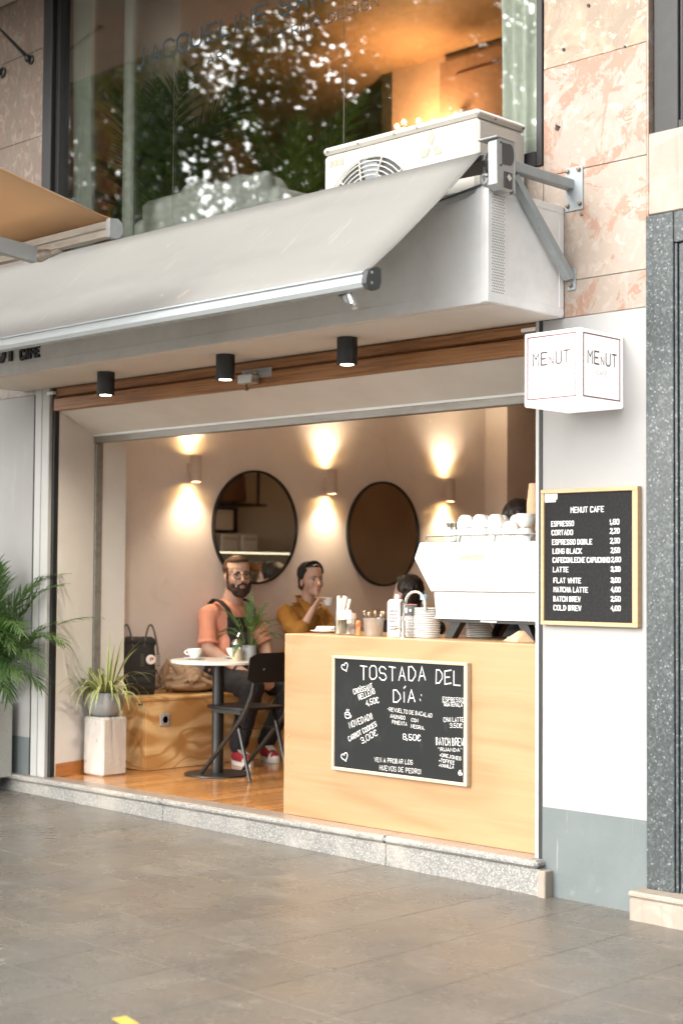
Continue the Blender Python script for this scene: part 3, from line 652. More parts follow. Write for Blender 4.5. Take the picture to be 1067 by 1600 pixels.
def curtain(name, x0, x1, y, z0, z1, label, waves, amp=.03, seed=1, slant=0.):
    rnd = random.Random(seed); n = waves * 10; mb = MB(); hs_ = 7; ph = rnd.uniform(0, 6)
    for side in (0, 1):
        pass
    vs = []; fs = []
    for j in range(hs_ + 1):
        t = j / hs_; z = z0 + (z1 - z0) * t
        for i in range(n + 1):
            u = i / n; x = x0 + (x1 - x0) * u + slant * (1 - t) * (u - .5)
            yy = y + amp * math.sin(u * waves * 2 * math.pi + ph + .8 * math.sin(u * 9 + t * .8)) * (.75 + .25 * math.sin(i * .7 + ph)) + .01 * math.sin(t * 5 + u * 8)
            vs.append(V(x, yy, z))
    fs = [(j * (n + 1) + i, j * (n + 1) + i + 1, (j + 1) * (n + 1) + i + 1, (j + 1) * (n + 1) + i) for j in range(hs_) for i in range(n)]
    mb.add(vs, fs); o = mb.build(name, CURTAIN, smooth=True, angle=180)
    sm = o.modifiers.new('thick', 'SOLIDIFY'); sm.thickness = .004
    return tag(o, label, 'curtain')
curtain('curtain', -3.82, -3.60, .15, 3.30, 5.2, 'sage curtain hanging at the left end of the big window', 6, .03, 2)
curtain('curtain', -.44, -.02, .20, 3.30, 5.2, 'sage curtain hanging at the right end of the big window', 6, .035, 3)
curtain('curtain', .72, 1.6, .22, 3.30, 5.2, 'sage curtain behind the small window above the lintel', 9, .035, 4)
MB_ = MB(); MB_.box(-3.30, -3.215, .14, .165, 3.30, 5.1, .004)
tag(MB_.build('window_post', POLE_IN), 'pale upright post just inside the left of the big window', 'post')
for i, x in enumerate((-3.01, -1.58)):
    w = MB(); w.tube([V(x, .30, 3.3), V(x, .30, 5.2)], .0035, 6)
    tag(w.build('hanging_wire', WIRE), ('thin pale wire hanging near the palm behind the glass', 'thin pale wire hanging left of the air conditioner behind the glass')[i], 'wire')

# ------------------------------------------------------------------ upstairs room
ZC = 5.27
wallbox('upstairs_floor', (-8, .5, .41, 4.5, 3.16, 3.285), UP_FLOOR, 'dark wooden floor of the upstairs room')
wallbox('upstairs_ceiling', (-8, .5, .42, 4.5, ZC, ZC + .1), UP_CEIL, 'glowing orange brown ceiling of the upstairs room')
wallbox('upstairs_back_wall', (-3.75, .5, 3.05, 3.2, 3.285, ZC), UP_WALL, 'brown back wall of the upstairs room')
wallbox('upstairs_dark_wall', (-8, -3.75, 4.4, 4.5, 3.285, ZC), UP_DARK, 'dark wall beyond the upstairs room')
wallbox('upstairs_side_wall', (-3.86, -3.75, 3.05, 4.4, 3.285, ZC), UP_DARK, 'dark return wall in the upstairs room')
wallbox('upstairs_right_wall', (.36, .5, .41, 3.05, 3.285, ZC), UP_WALL, 'right hand wall of the upstairs room')
wallbox('upstairs_left_wall', (-6.1, -6, .41, 4.4, 3.285, ZC), UP_WALL, 'left hand wall of the upstairs room')
wallbox('upstairs_column', (-4.06, -3.64, .86, 1.25, 3.285, ZC), UP_WALL, 'plain brown column behind the palms upstairs')
DR = thing('panel_door', (-2.0, 3.0, 3.285), 'tall brown panelled double door at the back of the upstairs room', 'door')
MB().box(-3.22, -.55, 2.985, 3.045, 3.285, 5.20, .004).build('door_surround', UP_DOOR, DR)
for x0 in (-3.06, -2.02, -.98 - .6):
    for z0, z1 in ((3.4, 4.02), (4.10, 4.62), (4.70, 5.08)):
        MB().box(x0, x0 + .86 if x0 < -1.7 else x0 + .8, 2.965, 2.99, z0, z1, .012).build('door_panel', UP_DOOR, DR)
CX, CYY, CHZ = -3.27, 2.80, 4.69
CH = thing('wall_chandelier', (CX, 3.05, 4.7), 'glowing cluster of small warm bulbs on the upstairs wall', 'wall lamp')
cr_ = MB(); cr_.tube([V(CX, 3.049, CHZ - .06), V(CX, CYY, CHZ - .10)], .012, 6)
for k in range(8):
    a = k * math.pi / 4; cr_.tube([V(CX, CYY, CHZ - .10), V(CX + .10 * math.cos(a), CYY + .10 * math.sin(a), CHZ - .11), V(CX + .15 * math.cos(a), CYY + .15 * math.sin(a), CHZ - .03)], .006, 6)
cr_.build('lamp_frame', GOLD, CH, smooth=True)
for k in range(8):
    a = k * math.pi / 4; b = MB(); b.lathe([(.001, -.012), (.012, -.008), (.015, .004), (.010, .018), (.001, .024)], (CX + .15 * math.cos(a), CYY + .15 * math.sin(a), CHZ), 10)
    b.build('bulb', BULB, CH, smooth=True)
def plight(name, loc, power, col, size=.05, kind='POINT', rot=None, spot=None, blend=1., parent=None):
    l = bpy.data.lights.new(name, kind); l.energy = power; l.color = col; l.shadow_soft_size = size
    if kind == 'SPOT': l.spot_size = spot; l.spot_blend = blend
    o = bpy.data.objects.new(name, l); COL.objects.link(o); o.location = loc
    if rot: o.rotation_euler = rot
    return o
plight('chandelier_light', (CX + .05, CYY - .10, CHZ - .06), 24, (1, .52, .23), .02)

# ================================================================== CANOPY BOX
CB = thing('canopy_box', (-2, -.27, 2.555), 'white boxed metal canopy above the cafe opening', 'canopy')
MB().box(-4.10, .083, -.526, -.002, 2.556, 2.575).build('soffit_panel', SOFFIT, CB)
MB().box(-4.07, .075, -.500, -.42, 2.5535, 2.5562).build('soffit_strip', SOFFIT, CB)
MB().box(-4.10, .086, -.5345, -.505, 2.560, 3.05, .003).build('fascia_panel', CANOPY, CB)
MB().box(-4.10, .05, -.5375, -.5345, 2.556, 2.612, .001).build('fascia_trim', CANOPY, CB)
MB().box(.045, .0875, -.5385, -.5, 2.557, 3.055, .004).build('corner_trim', CANOPY, CB)
MB().box(.06, .084, -.502, -.003, 2.56, 3.052, .002).build('end_panel', CANOPY, CB)
MB().box(.084, .0875, -.40, -.003, 2.56, 2.597, .0012).build('end_trim', CANOPY, CB)
MB().box(.084, .0875, -.42, -.003, 3.02, 3.052, .0012).build('end_trim', CANOPY, CB)
MB().box(.084, .0875, -.035, -.003, 2.598, 3.019, .0012).build('end_trim', CANOPY, CB)
MB().box(-4.10, -4.08, -.502, -.003, 2.56, 3.052).build('end_panel', CANOPY, CB)
gr = MB()                                                   # perforated strip: rows of round holes as dark recessed dots
for j in range(36):
    for i in range(7):
        y = -.508 + .012 * i + (.006 if j % 2 else 0); z = 2.605 + j * .0118
        gr.lathe([(.0032, -.001), (.0032, .0006)], (.0876, y, z), 6, 'x')
MB().box(.084, .0878, -.519, -.420, 2.56, 3.05, .001).build('vent_plate', CANOPY, CB)
tag(gr.build('vent_holes', DARK_PLASTIC, CB), kind='stuff')
text('sign_letters', 'UT', (-3.575, -.5375, 2.645), (-3.395, -.5375, 2.645), .135, .030, BLACK, CB, NF, raise_=.012)
text('sign_letters', 'MEN', (-3.98, -.5375, 2.655), (-3.66, -.5375, 2.655), .135, .030, BLACK, CB, NF, raise_=.012)
text('sign_letters', 'CAFÈ', (-3.335, -.5375, 2.634), (-3.152, -.5375, 2.638), .055, .0165, BLACK, CB, NF, raise_=.010)

# soffit lamps
SL0 = thing('soffit_lamp', (-2.937, -.235, 2.5535), 'black cylinder downlight under the canopy, left one of three', 'lamp', 'black cylinder downlights under the canopy')
l = MB(); l.lathe([(.040, -.128), (.049, -.130), (.050, -.128), (.050, 0)], (-2.937, -.235, 2.5535), 28); l.build('lamp_shell', BLACK, SL0, smooth=True)
l = MB(); l.lathe([(.001, -.1315), (.032, -.1315), (.032, -.128), (.001, -.128)], (-2.937, -.235, 2.5535), 20); l.build('lamp_lens', LAMP_SOFT, SL0, smooth=True)
for x in (-2.937, -1.90, -1.025): plight('soffit_beam', (x, -.24, 2.418), 40, (1, .88, .70), .03, 'SPOT', (0, 0, 0), R(150), 1.)
dup(SL0, (1.037, -.01, 0), 'black cylinder downlight under the canopy, middle one next to the metal plate')
dup(SL0, (1.912, .0, 0), 'black cylinder downlight under the canopy, right one of three')

# door sensor plate on the beam
DV = thing('shutter_lock', (-1.93, 0, 2.44), 'small metal lock box with pale printed plate on the oak beam', 'lock')
MB().box(-2.04, -1.805, -.0032, -.0002, 2.458, 2.508, .002).build('printed_plate', ALU_WHITE, DV)
text('plate_print', 'PORTES', (-2.015, -.0034, 2.487), (-1.945, -.0034, 2.489), .013, .0028, STEEL_GREY, DV, NF, z0=.0004)
text('plate_print', 'BLOQUES', (-1.905, -.0034, 2.489), (-1.825, -.0034, 2.491), .013, .0028, STEEL_GREY, DV, NF, z0=.0004)
MB().box(-2.005, -1.895, -.07, -.003, 2.425, 2.475, .006).build('lock_body', ALU, DV)
k = MB(); k.ell((-1.925, -.010, 2.488), (.010, .006, .014)); k.build('lock_knob', GOLD, DV, smooth=True)
k = MB(); k.tube([V(-1.955, -.045, 2.43), V(-1.955, -.045, 2.405)], .006, 8); k.ell((-1.955, -.045, 2.398), (.013, .013, .010)); k.build('pull_pin', SCREW, DV, smooth=True)

# ================================================================== AWNING
AX0, AX1 = -4.6, .062
AW = thing('awning', (-2, -.5, 2.5), 'faded grey fabric awning half open with pale aluminium front bar', 'awning')
def awn(t): return -.545 - .715 * t, 3.196 - .622 * t - .020 * math.sin(math.pi * t)
cv = MB(); NX, NT = 24, 10
for off in (0, -.004):
    pass
vs = []
for j in range(NT + 1):
    t = j / NT; y, z = awn(t)
    for i in range(NX + 1):
        x = AX0 + (AX1 - AX0) * i / NX
        vs.append(V(x, y, z + .004 * math.sin(i * 1.3 + j * .4) * math.sin(math.pi * t)))
cv.add(vs, [(j * (NX + 1) + i, j * (NX + 1) + i + 1, (j + 1) * (NX + 1) + i + 1, (j + 1) * (NX + 1) + i) for j in range(NT) for i in range(NX)])
c_ = cv.build('canvas', CANVAS, AW, smooth=True, angle=180); so = c_.modifiers.new('thick', 'SOLIDIFY'); so.thickness = .003
hem = MB(); hem.strip([V(AX1 - .018, awn(k / 8)[0] - .001, awn(k / 8)[1] + .0035) for k in range(9)], V(1, 0, 0), [.004] * 9); hem.build('hem', CANVAS, AW)
ro = MB(); ro.tube([V(AX0, -.50, 3.158), V(AX1 + .012, -.50, 3.158)], .043, 18); ro.build('roller', CANVAS, AW, smooth=True)
rc = MB(); rc.tube([V(AX1 + .012, -.50, 3.158), V(AX1 + .035, -.50, 3.158)], .034, 16); rc.tube([V(AX1 + .035, -.5, 3.158), V(AX1 + .05, -.5, 3.158)], .02, 12); rc.build('roller_cap', ALU, AW, smooth=True)
fb_ = MB(); prof = [(-1.255, 2.578), (-1.275, 2.582), (-1.296, 2.574), (-1.316, 2.560), (-1.326, 2.540), (-1.326, 2.524), (-1.312, 2.508), (-1.285, 2.502), (-1.262, 2.512), (-1.252, 2.54)]
fb_.prism(prof, 0, AX0, AX1 + .05); FBAR = fb_.build('front_bar', ALU_WHITE, AW, smooth=True, angle=35)
MB().box(AX0, AX1 + .05, -1.3285, -1.318, 2.560, 2.565).build('bar_bead', ALU_WHITE, AW)
ec = MB(); ec.prism([(y + (.006 if y > -1.29 else -.005), z + (.006 if z > 2.54 else -.006)) for y, z in prof], 0, AX1 + .05, AX1 + .075); ENDC = ec.build('end_cap', DARK_PLASTIC, AW, smooth=True, angle=35)
for z in (2.562, 2.522):
    s_ = MB(); s_.lathe([(.006, 0), (.006, .003)], (AX1 + .075, -1.302, z), 8, 'x'); s_.build('screw', ALU, ENDC)
ar = MB(); E1 = V(-.80, -.83, 2.83)
ar.tube([V(.045, -.505, 3.055), E1], .022, 8); ar.tube([E1, V(-.02, -1.27, 2.485)], .018, 8); ar.ell(E1, (.03, .03, .03)); ar.build('folding_arm', ALU_WHITE, AW, smooth=True)
af = MB(); af.cap(V(-.005, -1.275, 2.50), .012, V(.02, -1.278, 2.455), .011, 8); af.tube([V(.02, -1.278, 2.458), V(.027, -1.279, 2.438)], .013, 8); af.build('arm_fitting', ALU, AW, smooth=True)
# end bracket
BK = MB(); BK.prism([(-.560, 3.225), (-.535, 3.243), (-.445, 3.243), (-.440, 3.05), (-.45, 3.03), (-.48, 3.018), (-.53, 3.022), (-.556, 3.045)], 0, .105, .150)
BKO = BK.build('end_bracket', CAST, AW)
MB().box(.050, .155, -.565, -.44, 3.238, 3.247, .003).build('bracket_lip', CAST, BKO)
MB().box(.125, .152, -.442, -.432, 3.02, 3.243, .002).build('bracket_flange', CAST, BKO)
dp = MB()
dp.prism([(-.522 + .0, 3.222)] + [(-.470 + .024 * math.sin(a), 3.180 + .045 * math.cos(a) * 1.0) for a in [k * math.pi / 8 for k in range(9)]] + [(-.522, 3.132)], 0, .149, .1535); dp.build('dark_cover', DARK_PLASTIC, BKO)
dp = MB(); dp.box(.149, .1535, -.512, -.455, 3.035, 3.105, .012); dp.build('dark_cover', DARK_PLASTIC, BKO)
dp = MB(); dp.box(.1535, .1575, -.492, -.470, 3.068, 3.094, .004, Matrix.Rotation(R(45), 3, 'X')); dp.build('square_bolt', ALU, BKO)
for y, z in ((-.532, 3.222), (-.532, 3.125)):
    s_ = MB(); s_.lathe([(.005, 0), (.005, .003)], (.150, y, z), 8, 'x'); s_.build('screw', BLACK, BKO)
hk = MB(); hk.tube([V(.075, -.545, 3.125), V(.078, -.548, 3.10)], .010, 8)
hk.tube([V(.078 + .016 * math.cos(a), -.549, 3.075 + .020 * math.sin(a)) for a in [k * math.pi / 6 for k in range(13)]], .007, 7); hk.cap(V(.085, -.53, 3.06), .022, V(.115, -.50, 3.04), .026, 10); hk.build('crank_hook', CAST, BKO, smooth=True)
# wall support
SP = MB().box(.100, .145, -.432, -.003, 3.122, 3.167, .004).build('support_tube', STEEL_GREY, AW)
wp = MB().box(.098, .192, -.007, -.0006, 3.026, 3.222, .002).build('wall_plate', STEEL_GREY, AW)
for x, z in ((.172, 3.205), (.178, 3.052), (.113, 3.05), (.113, 3.205)):
    s_ = MB(); s_.lathe([(.011, 0), (.011, -.003), (.0075, -.003), (.0075, -.012), (.002, -.014)], (x, -.007, z), 8, 'y'); s_.build('bolt', SCREW, wp)
dg_ = MB(); a_ = V(.110, -.40, 3.112); b_ = V(.130, -.022, 2.728); d_ = (b_ - a_).normalized(); s1 = V(1, 0, 0); s2 = d_.cross(s1).normalized()
vs = [p + s1 * u * .020 + s2 * w * .017 for p in (a_, b_) for u, w in ((-1, -1), (1, -1), (1, 1), (-1, 1))]
dg_.add(vs, [(0, 1, 2, 3), (7, 6, 5, 4), (0, 4, 5, 1), (1, 5, 6, 2), (2, 6, 7, 3), (3, 7, 4, 0)]); dg_.build('brace_tube', STEEL_GREY, AW)
fp = MB().box(.108, .153, -.007, -.0006, 2.672, 2.768, .002).build('foot_plate', STEEL_GREY, AW)
MB().box(.112, .150, -.03, -.007, 2.72, 2.745, .003).build('brace_foot', STEEL_GREY, fp)
s_ = MB(); s_.lathe([(.011, 0), (.011, -.003), (.0075, -.003), (.0075, -.012), (.002, -.014)], (.130, -.007, 2.694), 8, 'y'); s_.build('bolt', SCREW, fp)
s_ = MB(); s_.lathe([(.008, 0), (.008, -.004), (.004, -.006)], (.182, -.0005, 3.005), 8, 'y'); s_.build('spare_bolt', SCREW, AW)

# ================================================================== AIR CONDITIONER
AC = thing('air_conditioner', (-.6, -.2, 2.77), 'cream white outdoor air conditioner with round fan grille behind the awning', 'air conditioner')
AX, AXL, AYF, AYR, AZ = -.108, -1.065, -.37, -.02, 3.460
MB().box(AXL, AX, AYF, AYR, 2.80, AZ - .038, .018).build('casing', AC_WHITE, AC, smooth=True, angle=25)
MB().box(AXL - .004, AX + .004, AYF - .004, AYR, AZ - .036, AZ, .014).build('lid', AC_WHITE, AC, smooth=True, angle=25)
for i, x in enumerate((-1.03, -.83, -.60, -.46)):
    s_ = MB(); s_.lathe([(.0055, 0), (.0055, -.003)], (x, AYF - .004, AZ - .022), 8, 'y'); s_.build('screw', SCREW, AC)
for y in (-.25, -.05):
    s_ = MB(); s_.lathe([(.0055, 0), (.0055, .003)], (AX + .004, y, AZ - .026), 8, 'x'); s_.build('screw', SCREW, AC)
FC = V(-.752, AYF, 3.075); FR = .285
dk = MB(); dk.lathe([(FR * .985, 0), (FR * .985, -.003)], FC, 40, 'y'); DK = dk.build('fan_opening', DARK_PLASTIC, AC, smooth=True)
fbm = MB()
for k in range(5):
    a = k * 2 * math.pi / 5
    pts = [FC + V(math.cos(a + s * .35) * FR * (.2 + .75 * s), -.004, math.sin(a + s * .35) * FR * (.2 + .75 * s)) for s in (0, .5, 1)]
    fbm.strip(pts, V(-math.sin(a), 0, math.cos(a)), [.05, .10, .12])
fbm.build('fan_blades', STEEL_GREY, AC)
gm = MB()
for k in range(11):
    r_ = FR * (.22 + .78 * k / 10)
    gm.tube([FC + V(r_ * math.cos(t), -.012 - .012 * (1 - (r_ / FR) ** 2), r_ * math.sin(t)) for t in [i * 2 * math.pi / 40 for i in range(41)]], .0036, 5, False)
for k in range(12):
    a = k * math.pi / 6 + .2
    gm.tube([FC + V(r_ * math.cos(a), -.016 - .014 * (1 - (r_ / FR) ** 2), r_ * math.sin(a)) for r_ in (.05, .12, .2, FR)], .0042, 5)
gm.build('fan_grille', AC_WHITE, AC, smooth=True)
lg = MB(); LC = V(-.375, AYF - .0025, 3.335)
for a in (90, 210, 330):
    d1 = V(math.cos(R(a)), 0, math.sin(R(a))); d2 = V(-d1.z, 0, d1.x)
    lg.add([LC + d1 * .004, LC + d1 * .040 + d2 * .0235, LC + d1 * .078, LC + d1 * .040 - d2 * .0235], [(0, 1, 2, 3)])
lg.build('emblem', AC_LOGO, AC)
st_ = MB()
for i in range(3): 
    x = -1.022 + i * .034
    st_.add([V(x, AYF - .0022, 3.355), V(x + .028, AYF - .0022, 3.355), V(x + .028, AYF - .0022, 3.390), V(x, AYF - .0022, 3.390)], [(0, 1, 2, 3)])
stp = st_.build('rating_sticker', AC_LOGO, AC)
# trough floor the unit stands on
MB().box(-3.9, .055, -.50, -.004, 2.76, 2.79).build('trough_floor', CANOPY, CB)

# ================================================================== LIT SIGN CUBE
SG = thing('light_sign', (.257, -.16, 2.127), 'glowing white cube sign with thin red borders on the white wall', 'sign')
MB().box(.112, .402, -.322, -.0015, 2.127, 2.442, .006).build('light_box', SIGN, SG)
def border(x0, x1, z0, z1, face):
    b = MB(); t = .0058
    for (a, c, e, f) in ((x0, x1, z0, z0 + t), (x0, x1, z1 - t, z1), (x0, x0 + t, z0 + t, z1 - t), (x1 - t, x1, z0 + t, z1 - t)):
        if face == 'y': b.box(a, c, -.3236, -.3218, e, f)
        else: b.box(.4018, .4036, a, c, e, f)
    b.build('border_line', SIGN_LINE, SG)
border(.130, .385, 2.155, 2.425, 'y'); border(-.300, -.03, 2.155, 2.425, 'x')
for i, (s, fx0, fx1) in enumerate((('ME', .162, .236), ('n', .248, .268), ('UT', .281, .352))):
    h = .052 if s != 'n' else .050
    text('lettering', s, (fx0, -.322, 2.300), (fx1, -.322, 2.300), h, .0070 if s != 'n' else .0042, SIGN_INK, SG, NF)
    y0, y1 = -.322 + (fx0 - .112) * 1.1, -.322 + (fx1 - .112) * 1.1
    text('lettering', s, (.402, y0, 2.300), (.402, y1, 2.300), h, .0070 if s != 'n' else .0042, SIGN_INK, SG, (1, 0, 0))
text('lettering', '-CAFÈ-', (.213, -.322, 2.254), (.300, -.322, 2.254), .018, .0030, SIGN_INK2, SG, NF)
text('lettering', '-CAFÈ-', (.402, -.215, 2.254), (.402, -.115, 2.254), .018, .0030, SIGN_INK2, SG, (1, 0, 0))

# ================================================================== LETTER BOARD MENU
LBD = thing('letter_board', (.23, -.015, 1.19), 'black letter board with white coffee price list in pale wood frame', 'menu board')
XA, XB, ZA, ZB = -.018, .490, 1.193, 1.792
MB().box(XA + .014, XB - .014, -.020, -.002, ZA + .014, ZB - .014).build('felt_panel', FELT, LBD)
gv = MB()
for k in range(62):
    z = ZA + .026 + k * .009; gv.box(XA + .018, XB - .018, -.0222, -.0198, z, z + .0055)
tag(gv.build('felt_ridges', FELT, LBD), kind='stuff')
for b in ((XA, XB, ZB - .018, ZB), (XA, XB, ZA, ZA + .018)): MB().box(b[0], b[1], -.032, -.001, b[2], b[3], .002).build('frame_bar', FRAMEW, LBD)
for b in ((XA, XA + .017), (XB - .028, XB)): MB().box(b[0], b[1], -.0315, -.001, ZA + .018, ZB - .018, .002).build('frame_bar', FRAMEW, LBD)
for i, (s, x0, z0, x1, h) in enumerate([('MENUT CAFE', .142, 1.687, .315, .023), ('ESPRESSO', .037, 1.629, .157, .021), ('1,80', .347, 1.632, .393, .021), ('CORTADO', .039, 1.590, .152, .021), ('2,20', .347, 1.593, .394, .021),
        ('ESPRESSO DOBLE', .042, 1.548, .253, .021), ('2,30', .348, 1.551, .395, .021), ('LONG BLACK', .045, 1.508, .199, .021), ('2,50', .351, 1.510, .396, .021), ('CAFECONLECHE CAPUCHINO', .045, 1.469, .345, .021), ('2,80', .353, 1.471, .401, .020),
        ('LATTE', .047, 1.427, .128, .021), ('3,30', .351, 1.430, .398, .020), ('FLAT WHITE', .050, 1.379, .195, .021), ('3,00', .351, 1.383, .399, .020), ('MATCHA LATTE', .050, 1.339, .231, .021), ('4,00', .351, 1.343, .399, .020),
        ('BATCH BREW', .050, 1.298, .192, .021), ('2,50', .351, 1.303, .399, .020), ('COLD BREW', .050, 1.259, .196, .021), ('4,00', .351, 1.263, .399, .020)]):
    text('letters', s, (x0, -.0224, z0), (x1, -.0224, z0), h, .0029, WHITE_PLASTIC, LBD, NF, raise_=.0012)
nt = MB(); nt.add([V(0, -.0235, 1.736), V(.060, -.0238, 1.736), V(.060, -.0238, 1.748), V(.068, -.0238, 1.748), V(.068, -.0235, 1.774), V(0, -.0235, 1.774)], [(0, 1, 2, 3, 4, 5)]); nt.build('paper_note', PAPER, LBD)
dt = MB(); dt.lathe([(.003, 0), (.003, -.001)], (.008, -.024, 1.745), 8, 'y'); dt.build('note_pin', STEEL_GREY, LBD)

# ================================================================== COUNTER WITH CHALKBOARD
CT = thing('bar_counter', (-.93, .35, FZ), 'pale plywood bar counter facing the street', 'counter')
CX0, CX1, CY0, CY1, CZ = -1.757, -.075, .062, .66, 1.098
MB().box(CX0, CX1, CY0, CY0 + .025, FZ + .002, CZ - .0005, .003).build('front_panel', PLY_PALE, CT)
MB().box(CX0, CX0 + .025, CY0 + .0255, CY1, FZ + .002, CZ - .027, .002).build('side_panel', PLY_PALE, CT)
MB().box(CX1 - .025, CX1, CY0 + .0255, CY1, FZ + .002, CZ - .027, .002).build('side_panel', PLY_PALE, CT)
MB().box(CX0 + .001, CX1, CY0 + .0255, CY1, CZ - .0255, CZ, .003).build('counter_top', PLY_PALE, CT)
for x, z in ((-1.702, 1.022), (-1.710, .955), (-1.722, .88), (-1.712, .71), (-1.722, .565), (-1.716, .515), (-1.700, .43), (-1.705, .36), (-1.708, .28), (-1.712, .215)):
    d = MB(); d.lathe([(.010, 0), (.009, -.0012)], (x, CY0 - .0003, z), 10, 'y'); d.build('dowel', DOWEL, CT, smooth=True)
BB = thing('chalkboard', (-.93, .045, .42), 'blackboard with hand written toast of the day on the plywood counter', 'chalkboard')
XA, XB, ZA, ZB = -1.378, -.490, .424, 1.000
MB().box(XA + .012, XB - .012, .040, .061, ZA + .012, ZB - .012).build('board_panel', CHALKB, BB)
for b in ((XA, XB, ZB - .014, ZB), (XA, XB, ZA, ZA + .016)): MB().box(b[0], b[1], .032, .0615, b[2], b[3], .002).build('frame_bar', FRAMEW2, BB)
for b in ((XA, XA + .018), (XB - .022, XB)): MB().box(b[0], b[1], .0325, .0615, ZA + .016, ZB - .014, .002).build('frame_bar', FRAMEW2, BB)
for i, (s, x0, z0, x1, z1, h) in enumerate([('TOSTADA', -1.183, .890, -.751, .902, .066), ('DEL', -.686, .894, -.537, .894, .063), ('DÍA', -.960, .790, -.818, .795, .058), (':', -.788, .800, -.767, .801, .044),
        ('CROÍSSANT', -1.228, .811, -1.099, .849, .024), ('RELLENO', -1.190, .784, -1.083, .824, .026), ('4,50€', -1.141, .759, -1.056, .782, .027), ('NOVEDAD!!', -1.254, .640, -1.098, .698, .030),
        ('CARROT COOKIES', -1.258, .575, -1.069, .665, .023), ('3,00€', -1.169, .569, -1.064, .623, .029), ('-REVUELTO DE BACALAO', -.997, .744, -.712, .731, .018), ('AHUMADO', -.981, .712, -.884, .708, .017),
        ('CON', -.843, .704, -.800, .701, .015), ('PIMIENTA', -.968, .684, -.872, .679, .017), ('NEGRA.', -.845, .673, -.759, .669, .016), ('8,50€', -.896, .613, -.783, .614, .027),
        ('VEN A PROBAR LOS', -1.085, .489, -.833, .496, .021), ('HUEVOS DE PEDRO!', -1.049, .452, -.780, .456, .022), ('ESPRESSO', -.644, .812, -.516, .815, .020), ('"GUATEMALA"', -.644, .791, -.516, .794, .017),
        ('CHAI LATTE', -.638, .716, -.516, .724, .020), ('3.50€', -.599, .690, -.524, .696, .020), ('BATCH BREW', -.684, .603, -.516, .612, .034), ('"RUANDA"', -.670, .575, -.526, .584, .015),
        ('*OREJONES', -.661, .551, -.531, .543, .015), ('*TOFFEE', -.665, .525, -.571, .520, .015), ('*VAINILLA', -.665, .502, -.575, .501, .014)]):
    text('chalk_writing', s, (x0, .040, z0), (x1, .040, z1), h, .0052 if h > .05 else (.0031 if h > .022 else .0021), CHALK, BB, NF, wob=.13, seed=i + 1, z0=.0008)
def doodle(name, strokes, th):
    d = MB()
    for k, pts in enumerate(strokes):
        pts = [V(x, .0392 - k * .00005, z) for x, z in pts]; n = len(pts)
        for i in range(n - 1):
            a, b = pts[i], pts[i + 1]; dd = (b - a); 
            if dd.length < 1e-6: continue
            dd.normalize(); nn = V(-dd.z, 0, dd.x) * th / 2; e = dd * th * .3; yo = V(0, -.00002 * (i % 3), 0)
            d.add([a - e + nn + yo, a - e - nn + yo, b + e - nn + yo, b + e + nn + yo], [(0, 1, 2, 3)])
    d.build(name, CHALK, BB)
def heart(cx, cz, s, tilt):
    out = []
    for k in range(21):
        t = k / 20 * 2 * math.pi; x = .055 * 16 * math.sin(t) ** 3; z = .055 * (13 * math.cos(t) - 5 * math.cos(2 * t) - 2 * math.cos(3 * t) - math.cos(4 * t))
        out.append((cx + s * (x * math.cos(tilt) - z * math.sin(tilt)), cz + s * (x * math.sin(tilt) + z * math.cos(tilt))))
    return out
doodle('heart_drawing', [heart(-1.292, .945, .026, .45)], .0045); doodle('heart_drawing', [heart(-1.290, .495, .026, .4)], .0045)
def cup(cx, cz, s):
    c1 = [(cx + s * .5 * math.cos(t), cz + s * (.2 + .16 * math.sin(t))) for t in [k * math.pi / 6 for k in range(13)]]
    c2 = [(cx - s * .5, cz + s * .2), (cx - s * .45, cz - s * .25), (cx - s * .2, cz - s * .45), (cx + s * .2, cz - s * .45), (cx + s * .45, cz - s * .25), (cx + s * .5, cz + s * .2)]
    c3 = [(cx + s * .5, cz), (cx + s * .75, cz - s * .05), (cx + s * .62, cz - s * .32), (cx + s * .4, cz - s * .3)]
    return [c1, c2, c3, [(cx - .2 * s, cz + .5 * s), (cx - .1 * s, cz + .8 * s)], [(cx + .15 * s, cz + .5 * s), (cx + .25 * s, cz + .8 * s)]]
doodle('cup_drawing', cup(-1.272, .705, .036), .0042); doodle('cup_drawing', cup(-.537, .482, .019), .003)

# ================================================================== WALL LAMPS AND MIRRORS
def wall_lamp(y, zc, label):
    t = thing('wall_lamp', (LW + .075, y, zc), label, 'lamp', 'up and down wall lamps on the mirror wall')
    b = MB(); b.lathe([(.031, -.092), (.040, -.092), (.040, .092), (.031, .092)], (LW + .080, y, zc), 24)
    b.f = [f for f in b.f if len(f) == 4]
    b.build('lamp_body', LAMP_BODY, t, smooth=True)
    p = MB(); p.box(LW, LW + .045, y - .016, y + .016, zc - .04, zc + .04, .003); p.build('wall_mount', LAMP_BODY, t)
    for s in (-1, 1):
        q = MB(); q.lathe([(.001, 0), (.030, 0)], (LW + .080, y, zc + s * .083), 20); q.build('lamp_lens', LAMP_WARM, t)
        plight('wall_lamp_beam', (LW + .080, y, zc + s * .094), LAMP_W, (1, .79, .55), .022, 'SPOT', (0, R(-7), 0) if s < 0 else (math.pi, R(7), 0), R(116), 1.)
    return t
LAMP_W = 9
wall_lamp(1.36, 2.14, 'taupe cylinder wall lamp left of both round mirrors')
wall_lamp(2.70, 2.114, 'taupe cylinder wall lamp between the two round mirrors')
wall_lamp(4.075, 2.112, 'taupe cylinder wall lamp right of both mirrors near the pier')
